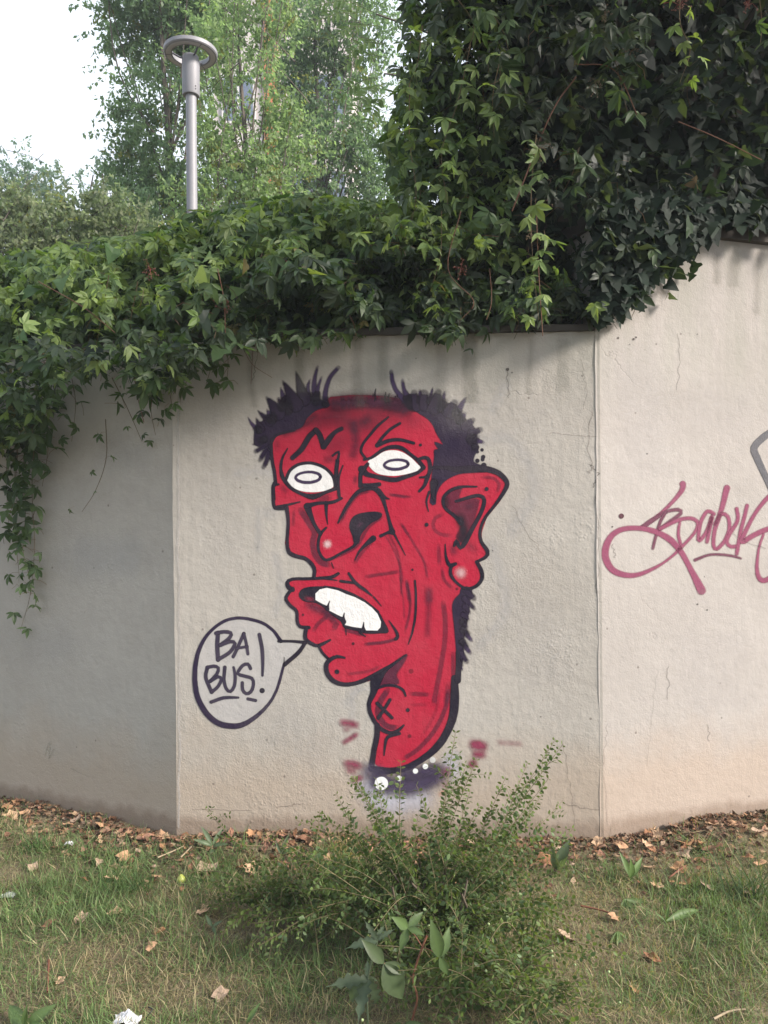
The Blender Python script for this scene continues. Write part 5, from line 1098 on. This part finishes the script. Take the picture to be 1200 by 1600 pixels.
# twigs
for pts, lab in (([(246, 1340), (270, 1330), (287, 1322)], 'pale twig lying in the litter by the wall corner'), ([(282, 1340), (292, 1330), (300, 1322)], 'short twig beside the longer pale twig by the corner'), ([(907, 1415), (935, 1421), (955, 1427)], 'red-brown stalk lying on the grass right of the shrub'), ([(1045, 1372), (1060, 1360), (1072, 1352)], 'straw-coloured stick in the right-hand litter'), ([(76, 1500), (75, 1525), (74, 1550)], 'straight weathered stick in the left grass'), ([(1115, 1592), (1140, 1580), (1165, 1577)], 'bent straw stalk low in the right grass')):
    P = spline(np.array([gp(a_, b_, .025) for a_, b_ in pts]), n=10); a = Acc(); a.tube(P, np.linspace(.0045, .003, len(P)), 5, (.19, .075, .045) if 'red' in lab else (.33, .26, .17)); tag(a.build('twig', M_STEM, None, tuple(P[0])), lab, 'twig')

# ------------------------------------------------------------------ shrubs
OV = leaflet(1.0, .62, 0, .1, .15, rows=((0, .1), (.3, .9), (.62, .95), (1, .1)))
def branch(root, P, dens=.02, lsize=.023, tint='bush', r=.0022, side=0):
    P = spline(np.asarray(P), n=22); seg = np.r_[0, np.cumsum(np.linalg.norm(np.diff(P, axis=0), axis=1))]; L = seg[-1]
    a = Acc(); a.tube(P, np.linspace(r, r*.4, len(P)), 4, (.17, .14, .07)); twigs = [(P, L, .12)]
    for _ in range(int(L/.09)+side):        # side twigs
        s0 = random.uniform(.25, .92)*L; b_ = np.array([np.interp(s0, seg, P[:, k]) for k in range(3)]); j = min(np.searchsorted(seg, s0), len(P)-2)
        dv = P[j+1]-P[j]; dv /= np.linalg.norm(dv)+1e-9; q = dv*.6+np.array([random.gauss(0, .6), random.gauss(0, .6), random.gauss(.15, .4)]); q /= np.linalg.norm(q)
        l = random.uniform(.05, .16)*(1.15-s0/L*.6); Q = np.array([b_, b_+q*l*.5, b_+q*l+np.array([0, 0, -.1*l])]); Q = spline(Q, n=8); a.tube(Q, np.linspace(r*.5, r*.25, len(Q)), 3, (.15, .15, .06)); twigs.append((Q, l, 0))
    bo = a.build('branch', M_STEM, root)
    pos, Rl, sc, tn = [], [], [], []
    for Q, l, f0 in twigs:
        sg = np.r_[0, np.cumsum(np.linalg.norm(np.diff(Q, axis=0), axis=1))]; m = max(2, int(l*(1-f0)/dens))
        for k in range(m):
            s_ = l*(f0+(1-f0)*(k+.6)/m); b_ = np.array([np.interp(s_, sg, Q[:, c]) for c in range(3)]); j = min(np.searchsorted(sg, s_), len(Q)-2); dv = Q[j+1]-Q[j]; dv /= np.linalg.norm(dv)+1e-9
            sv = np.cross(dv, (0, 1, .2)); sv /= np.linalg.norm(sv)+1e-9
            for sg_ in (1, -1):
                if random.random() < .08: continue
                ax = sv*sg_+dv*.55+np.array([random.gauss(0, .25) for _ in range(3)]); ax /= np.linalg.norm(ax)
                nn = np.cross(ax, dv)*sg_+np.array([random.gauss(0, .3), -.3, .5+random.gauss(0, .3)]); nn -= ax*(nn@ax); nn /= np.linalg.norm(nn)+1e-9
                xx = np.cross(nn, ax)          # local: -z along leaf, +y back
                Rl.append(np.column_stack([xx, -nn, -ax])); pos.append(b_+ax*.003); sc.append(lsize*random.uniform(.6, 1.2)*(1.05-.35*s_/l))
                g_ = random.random(); yng = s_/l > .8
                c = np.array([.068, .115, .05])*(1-g_)+np.array([.13, .19, .075])*g_
                if yng or tint == 'fresh': c = c*.5+np.array([.17, .22, .07])*.5
                tn.append(c*random.uniform(.7, 1.3))
    o = scatter_build('foliage', [scatter(OV, np.array(pos), np.array(Rl), np.array(sc), np.array(tn))], M_BUSH, bo); tag(o, kind='stuff')
    return bo
def arch(p0, p1, lift=.15, sag=0):
    m_ = (p0+p1)/2+np.array([random.gauss(0, .02), random.gauss(0, .02), lift]); return np.array([p0, m_, p1])
sh1 = empty('shrub', gp(665, 1490), 'wild small-leaved shrub with upright shoots rising in front of the painted neck', 'shrub')
b0 = np.array(sh1.location)
def base(s=.12): return b0+np.array([random.gauss(0, s), random.gauss(0, s*.6), 0])
for px, py, Y, l in ((712, 1142, 2.95, .02), (868, 1155, 3.0, .02), (880, 1162, 2.9, .03), (858, 1215, 2.95, .03), (848, 1240, 3.0, .03), (626, 1188, 2.85, .05), (650, 1225, 2.8, .05), (552, 1215, 2.9, .08), (575, 1250, 2.8, .08), (498, 1272, 2.85, .12), (460, 1280, 2.8, .13), (735, 1235, 2.95, .02), (715, 1215, 2.9, .02), (690, 1260, 2.9, .03), (600, 1262, 2.9, .06),
                     (800, 1235, 2.95, .04), (825, 1190, 2.92, .03), (790, 1215, 2.9, .03), (770, 1260, 2.9, .02), (845, 1290, 2.95, .04), (745, 1185, 2.95, .02), (880, 1250, 3.05, .04), (545, 1290, 2.75, .1), (660, 1290, 2.7, .04), (720, 1300, 2.7, .03), (820, 1270, 2.9, .05)):
    branch(sh1, arch(base(.07), at(px, py, Y), l), side=3)
for k in range(34):
    e = at(random.uniform(510, 850), 1185+random.random()**.5*200, random.uniform(2.75, 3.05)); branch(sh1, arch(base(.10), e, random.uniform(.0, .06)), side=2)
for k in range(30):
    sd_ = random.choice((-1, 1)); e = at(665+sd_*random.uniform(60, 250), random.uniform(1290, 1450), random.uniform(2.6, 3.0)); branch(sh1, arch(base(.08), e, random.uniform(.03, .1)), side=3)
for k in range(14):                       # woody stools at the foot
    q = base(.09); a = Acc(); a.tube(np.array([q+np.array([0, 0, -.03]), q+np.array([random.gauss(0, .03), random.gauss(0, .03), .12]), q+np.array([random.gauss(0, .1), random.gauss(0, .07), .30])]), np.array([.008, .006, .004]), 5, (.11, .085, .06)); a.build('woody_stem', M_STEM, sh1)
for k in range(40):
    an = random.uniform(0, 6.28); rr = random.uniform(.15, .55); e = b0+np.array([math.cos(an)*rr*1.15, math.sin(an)*rr*.7-.05, random.uniform(.04, .42)*(1.1-rr)]); branch(sh1, arch(base(.14), e, random.uniform(.05, .2)), side=2)
sh2 = empty('shrub', gp(470, 1440), 'low sprawling small-leaved shrub spreading left of the upright one', 'shrub'); b2 = np.array(sh2.location)
for k in range(40):
    an = random.uniform(0, 6.28); rr = random.uniform(.12, .42); e = b2+np.array([math.cos(an)*rr*1.2, math.sin(an)*rr*.8, random.uniform(.02, .17)]); branch(sh2, arch(b2+np.array([random.gauss(0, .1), random.gauss(0, .07), 0]), e, random.uniform(.03, .12)), side=2)
for px, py in ((390, 1482), (420, 1500), (345, 1460), (370, 1400)): branch(sh2, arch(b2, gp(px, py, .07), .09), tint='fresh')
sh3 = empty('shrub', gp(765, 1575), 'bushy green shrub with pale berries spreading low at the bottom right of centre', 'shrub'); b3 = np.array(sh3.location)
for k in range(52):
    an = random.uniform(0, 6.28); rr = random.uniform(.1, .42); e = b3+np.array([math.cos(an)*rr*1.0, math.sin(an)*rr*.75, random.uniform(.03, .26)]); branch(sh3, arch(b3+np.array([random.gauss(0, .14), random.gauss(0, .1), 0]), e, random.uniform(.04, .14)), side=2, tint='fresh' if k % 3 == 0 else 'bush')
M_BERRY = mat_simple('pale_green_berry', (.30, .38, .17), .4, var=.15)
for k in range(14):
    an = random.uniform(0, 6.28); rr = random.uniform(.1, .45); c = b3+np.array([math.cos(an)*rr*1.1, math.sin(an)*rr*.7-.08, random.uniform(.1, .3)]); V, F = ball(c, random.uniform(.0032, .005), 7); mesh_obj('berry', V, [tuple(dict.fromkeys(map(int, f))) for f in F], M_BERRY, sh3, smooth=True)
sp = empty('shrub_shoot', gp(372, 1318), 'arching small-leaved shoot bending left over the litter at the wall foot', 'shrub')
branch(sp, np.array([gp(410, 1322), gp(372, 1318, .07), gp(345, 1290, .12), on_wall(320, 1263, .25)]))
sp = empty('shrub_shoot', gp(492, 1345), 'single upright small-leaved shoot standing before the wall left of the shrub', 'shrub'); q0 = gp(492, 1345)
branch(sp, np.array([q0, at(495, 1310, q0[1]), at(500, 1265, q0[1])]), dens=.035)
sp = empty('shrub_shoot', gp(905, 1330), 'small leafy seedling at the wall foot left of the seam', 'shrub'); q0 = gp(868, 1335)
branch(sp, np.array([gp(865, 1335), at(866, 1300, q0[1]), at(872, 1288, q0[1])]), dens=.03, lsize=.022, tint='fresh')

# weeds with big leaves
WEED = leaflet(1.0, .42, 0, .35, .25, rows=((0, .06), (.1, .42), (.2, .66), (.22, .72), (.34, .9), (.36, .97), (.5, 1.0), (.52, .96), (.64, .84), (.66, .82), (.8, .55), (.82, .5), (1, .03)))
def rosette(name, label, px, py, leaves, tints, Wt=WEED, stem=None):
    q0 = gp(px, py); r = empty(name, q0, label, 'weed')
    for (ex, ey, dY, width) in leaves:
        p1 = at(ex, ey, q0[1]+dY); ax = p1-q0; L = np.linalg.norm(ax); ax /= L; nn = np.array([random.gauss(0, .2), -.75, .7+random.gauss(0, .15)]); nn -= ax*(nn@ax); nn /= np.linalg.norm(nn); xx = np.cross(nn, ax)
        V = Wt[0].copy(); V[:, 0] *= width*.62; V = V@np.column_stack([xx, -nn, -ax]).T*L+q0
        tt = np.ones((len(V), 4)); tt[:, :3] = np.array(tints)*random.uniform(.8, 1.2); tt[1::3, :3] *= 1.45; tt[0::6, :3] *= .82; big_mesh('leaf', V, Wt[1], M_BUSH, r, tint=tt, smooth=True)
    return r
G1 = (.10, .17, .05); G2 = (.095, .14, .08); G3 = (.10, .17, .05)
rosette('broadleaf_weed', 'upright weed with two green blades on the litter right of the seam', 985, 1372, [(975, 1335, 0, 1), (1005, 1340, .02, 1), (992, 1352, -.05, 1.3)], G1)
rosette('broadleaf_weed', 'weed with long drooping leaves on the grass right of the shrub', 975, 1405, [(970, 1440, -.1, .8), (985, 1435, -.08, .9), (1012, 1440, -.1, .7), (1045, 1420, 0, .7)], G1)
rosette('broadleaf_weed', 'bright weed with broad pointed leaves below the drooping one', 965, 1455, [(955, 1500, -.1, 1.1), (978, 1508, -.12, 1.0), (988, 1470, -.03, .9), (950, 1470, 0, .8)], G3)
rosette('broadleaf_weed', 'weed with folded grey-green leaves in front of the wall corner', 332, 1322, [(318, 1292, 0, .9), (345, 1295, .02, .9), (308, 1310, -.05, .9), (350, 1316, -.04, 1), (330, 1345, -.1, .9)], G2)
rosette('broadleaf_weed', 'pale weed at the wall foot between corner and shrub', 440, 1335, [(447, 1305, 0, .8), (430, 1315, 0, .8), (455, 1322, -.04, .9)], G2)
rosette('broadleaf_weed', 'large grey-green leaf on a stalk at the wall foot below the seam', 870, 1360, [(885, 1315, 0, 1.5), (862, 1330, -.03, 1.2), (880, 1345, -.06, 1.2)], G2)
rosette('broadleaf_weed', 'small grey-green weed on the dry grass left of the sprawling shrub', 332, 1448, [(322, 1432, 0, 1.3), (345, 1438, 0, 1.2), (335, 1455, -.05, 1)], G2)
rosette('broadleaf_weed', 'lone blade-leaved weed in the left grass', 150, 1420, [(152, 1400, 0, .9), (160, 1415, -.02, .8), (143, 1412, -.02, .8)], G1)
rosette('broadleaf_weed', 'green weed on the grass below the pale leaf at left', 62, 1320, [(55, 1300, 0, .5), (70, 1306, 0, .8), (50, 1318, -.02, .8)], G1)
rosette('broadleaf_weed', 'big bright leaves cut by the bottom left edge', 40, 1606, [(75, 1572, .0, 1.5), (35, 1580, -.02, 1.3), (8, 1565, .05, 1.4), (62, 1600, -.05, 1.2)], G1)
rosette('broadleaf_weed', 'single upright green blade left of the thistle', 385, 1600, [(402, 1570, 0, .9), (392, 1585, 0, .7)], G1)
rosette('broadleaf_weed', 'small weed leaf in the grass near the right stalk', 1040, 1440, [(1046, 1415, 0, .7), (1028, 1425, 0, .7), (1100, 1412, .05, .7)], G1)
# grass tufts
def tuft(px, py, n_, h, col, label, spread=.05):
    q0 = gp(px, py, 0); m = n_; pos = q0+np.column_stack([rng.normal(0, spread, m), rng.normal(0, spread*.6, m), np.zeros(m)])
    Rm = rotm(rng.uniform(0, 6.28, m), rng.normal(-.1, .3, m), rng.normal(0, .3, m)); T_ = (BL_T[0]*np.array([.8, 1, 1]), BL_T[1])
    o = scatter_build('grass_tuft', [scatter(T_, pos, Rm, h*rng.uniform(.5, 1.1, m), np.array(col)*rng.uniform(.7, 1.25, (m, 1)))], M_GRASS, None, tuple(q0)); tag(o, label, 'grass tuft')
tuft(1170, 1405, 90, .17, (.085, .135, .06), 'tall pale green grass tuft at the right edge')
tuft(540, 1350, 70, .15, (.30, .25, .11), 'straw-yellow grass tuft at the wall foot left of the shrub', .035)
tuft(525, 1345, 60, .14, (.10, .15, .05), 'green grass tuft beside the straw-yellow one', .04)
tuft(200, 1395, 130, .10, (.065, .12, .035), 'dense dark green grass tuft in the left grass', .06)
tuft(60, 1330, 90, .10, (.075, .14, .04), 'fresh green grass tuft near the shaded wall', .05)

# thistle-like weed and creeper sapling in front of the shrub
def thistle_leaf(L, seed):
    r = np.random.default_rng(seed); rows = []
    k = 11
    for i in range(k):
        f = i/(k-1); env = .9*math.sin(min(1, f*1.05+.08)*math.pi)**.7*(1 if f < .97 else .2); lob = 1 if i % 2 else .5
        rows.append((f, max(.05, env*lob*r.uniform(.85, 1.1))))
    V, F = leaflet(L, L*.42, 0, .25, .25, rows=tuple(rows)); return V, F
th = empty('thistle', gp(575, 1612, .0), 'grey-green weed with jagged lobed leaves in front of the shrub', 'weed'); q0 = np.array(th.location)
a = Acc(); hub = at(575, 1530, q0[1]); topq = at(590, 1468, q0[1]); a.tube(spline(np.array([q0, hub, topq]), n=12), .0035, 6, (.10, .13, .07)); a.build('stem', M_STEM, th)
for k, (h, ex, ey, dy) in enumerate(((hub, 515, 1535, -.05), (hub, 555, 1592, -.12), (hub, 572, 1495, .05), (topq, 570, 1440, 0), (topq, 540, 1478, -.03), (topq, 615, 1450, .0), (hub, 595, 1528, .04), (hub, 600, 1580, .02), (topq, 600, 1440, .05), (hub, 530, 1570, .05))):
    p1 = at(ex, ey, q0[1]+dy); ax = p1-h; L = np.linalg.norm(ax); ax /= L; nn = np.array([random.gauss(0, .25), -.7, .75]); nn -= ax*(nn@ax); nn /= np.linalg.norm(nn); xx = np.cross(nn, ax)
    V, F = thistle_leaf(1, k); V = V@np.column_stack([xx, -nn, -ax]).T*L+h; tt = np.ones((len(V), 4)); tt[:, :3] = np.array((.08, .115, .07))*random.uniform(.75, 1.1); tt[1::3, :3] *= 1.5; big_mesh('leaf', V, F, M_BUSH, th, tint=tt, smooth=True)
sg_ = empty('creeper_sapling', gp(640, 1606, 0), 'creeper sapling with a reddish stem and broad pointed leaflets in the shrub', 'plant'); q0 = np.array(sg_.location)
Y0 = q0[1]-.05; nodes = [q0, at(652, 1560, Y0), at(645, 1528, Y0), at(660, 1480, Y0), at(667, 1462, Y0)]
a = Acc(); a.tube(spline(np.array(nodes), n=16), .0034, 6, (.24, .10, .06)); a.build('stem', M_STEM, sg_)
def side_leaf(h, hubpx, tips, col):
    hb = at(hubpx[0], hubpx[1], Y0-.04); a = Acc(); a.tube(np.array([h, (h+hb)/2+np.array([0, 0, .006]), hb]), .0016, 4, (.25, .11, .07)); so = a.build('leaf_stalk', M_STEM, sg_)
    for ex, ey, wd in tips:
        p1 = at(ex, ey, Y0-.05+random.uniform(-.05, .03)); ax = p1-hb; L = np.linalg.norm(ax); ax /= L; nn = np.array([random.gauss(0, .25), -.8, .6]); nn -= ax*(nn@ax); nn /= np.linalg.norm(nn); xx = np.cross(nn, ax)
        V = WEED[0].copy(); V[:, 0] *= wd; V = V@np.column_stack([xx, -nn, -ax]).T*L+hb; tt = np.ones((len(V), 4)); tt[:, :3] = np.array(col)*random.uniform(.55, .8); tt[1::3, :3] *= 1.5; tt[0::6, :3] *= .8; tt[2::6, :3] *= .85; big_mesh('leaflet', V, WEED[1], M_LEAF, so, tint=tt, smooth=True)
side_leaf(nodes[3], (637, 1450), [(625, 1484, 1.0), (622, 1437, 1.1), (660, 1456, 1.0), (642, 1470, .9), (660, 1425, 1)], G3)
side_leaf(nodes[3], (687, 1496), [(680, 1452, .9), (705, 1455, 1.0), (672, 1486, .8), (678, 1530, .9), (700, 1525, 1.2)], G3)
side_leaf(nodes[2], (600, 1505), [(632, 1565, 1.5), (605, 1555, 1.0), (638, 1520, 1.0), (575, 1476, 1.0)], (.085, .13, .055))
side_leaf(nodes[0], (630, 1604), [(655, 1600, 1.0), (615, 1598, 1.0)], G3)

# litter: apple, cap, wrapper
ap = gp(283, 1374, .018); prof = [(math.sin(t_)*.019*(1+.12*math.cos(t_)), -math.cos(t_)*.018+(.005 if t_ > 2.8 else 0)) for t_ in np.linspace(.02, 3.1, 12)]
V, F = [], []
for r, z in prof:
    for k in range(14): V.append((ap[0]+r*math.cos(k/14*6.2832), ap[1]+r*math.sin(k/14*6.2832), ap[2]+z))
for i_ in range(11):
    for k in range(14): F.append((i_*14+k, i_*14+(k+1) % 14, (i_+1)*14+(k+1) % 14, (i_+1)*14+k))
ao = empty('fallen_fruit', ap, 'small yellow-green fruit lying in the grass by the wall corner', 'fruit'); mesh_obj('flesh', V, F, mat_simple('fruit_skin', (.38, .42, .09), .4, var=.2), ao, smooth=True)
a = Acc(); a.tube(np.array([ap+np.array([0, 0, .013]), ap+np.array([.002, 0, .022]), ap+np.array([.006, 0, .028])]), .0012, 5, (.1, .07, .04)); a.build('stalk', M_STEM, ao)
M_PLAS = mat_simple('white_plastic', (.62, .62, .64), .3, var=.12, scale=20, spec=.5)
def crumple(px, py, sx, sy, sz, label, name, mat, seed, cat):
    q0 = gp(px, py, .012); r = np.random.default_rng(seed); V, F = [], []; k = 9
    for i_ in range(k):
        for j_ in range(k):
            u, v = i_/(k-1)-.5, j_/(k-1)-.5; V.append((q0[0]+u*sx+r.normal(0, sx*.03), q0[1]+v*sy+r.normal(0, sy*.03), q0[2]+sz*(1-2*abs(u))*(.6+.4*math.cos(v*7+seed))+abs(r.normal(0, sz*.25))))
    for i_ in range(k-1):
        for j_ in range(k-1): F.append((i_*k+j_, (i_+1)*k+j_, (i_+1)*k+j_+1, i_*k+j_+1))
    o = mesh_obj(name, V, F, mat, None, tuple(q0)); m_ = o.modifiers.new('thickness', 'SOLIDIFY'); m_.thickness = .0006; tag(o, label, cat); return o
crumple(196, 1600, .085, .06, .022, 'crumpled white wrapper cut by the bottom edge of the photo', 'wrapper', M_PLAS, 3, 'litter')
crumple(108, 1319, .04, .03, .012, 'small pale plastic scrap in the grass under the shaded wall', 'plastic_scrap', M_PLAS, 5, 'litter')
crumple(12, 1400, .06, .04, .012, 'flat grey-green wrapper at the left edge of the grass', 'wrapper', mat_simple('dull_wrapper', (.28, .31, .27), .5, var=.2), 6, 'litter')
P = spline(np.array([gp(222, 1598, .01), gp(232, 1586, .05), gp(238, 1577, .06), gp(232, 1574, .055)]), n=10); a = Acc(); a.tube(P, .002, 5, (.03, .03, .03)); tag(a.build('hooked_stalk', M_STEM, None, tuple(P[0])), 'thin dark stalk hooked at its tip beside the white wrapper', 'twig')

# ------------------------------------------------------------------ lens glare imitated by an added box of thin haze
m, t, out = newmat('glare_air'); pv = t.nodes.new('ShaderNodeVolumePrincipled'); pv.inputs['Color'].default_value = (.86, .93, 1.0, 1); pv.inputs['Density'].default_value = GLARE_HAZE
t.links.new(pv.outputs[0], out.inputs['Volume'])
hz = box(-40, 40, -32, 44, -2.0, 18.6, 'glare_haze', m, None); tag(hz, kind='stuff')
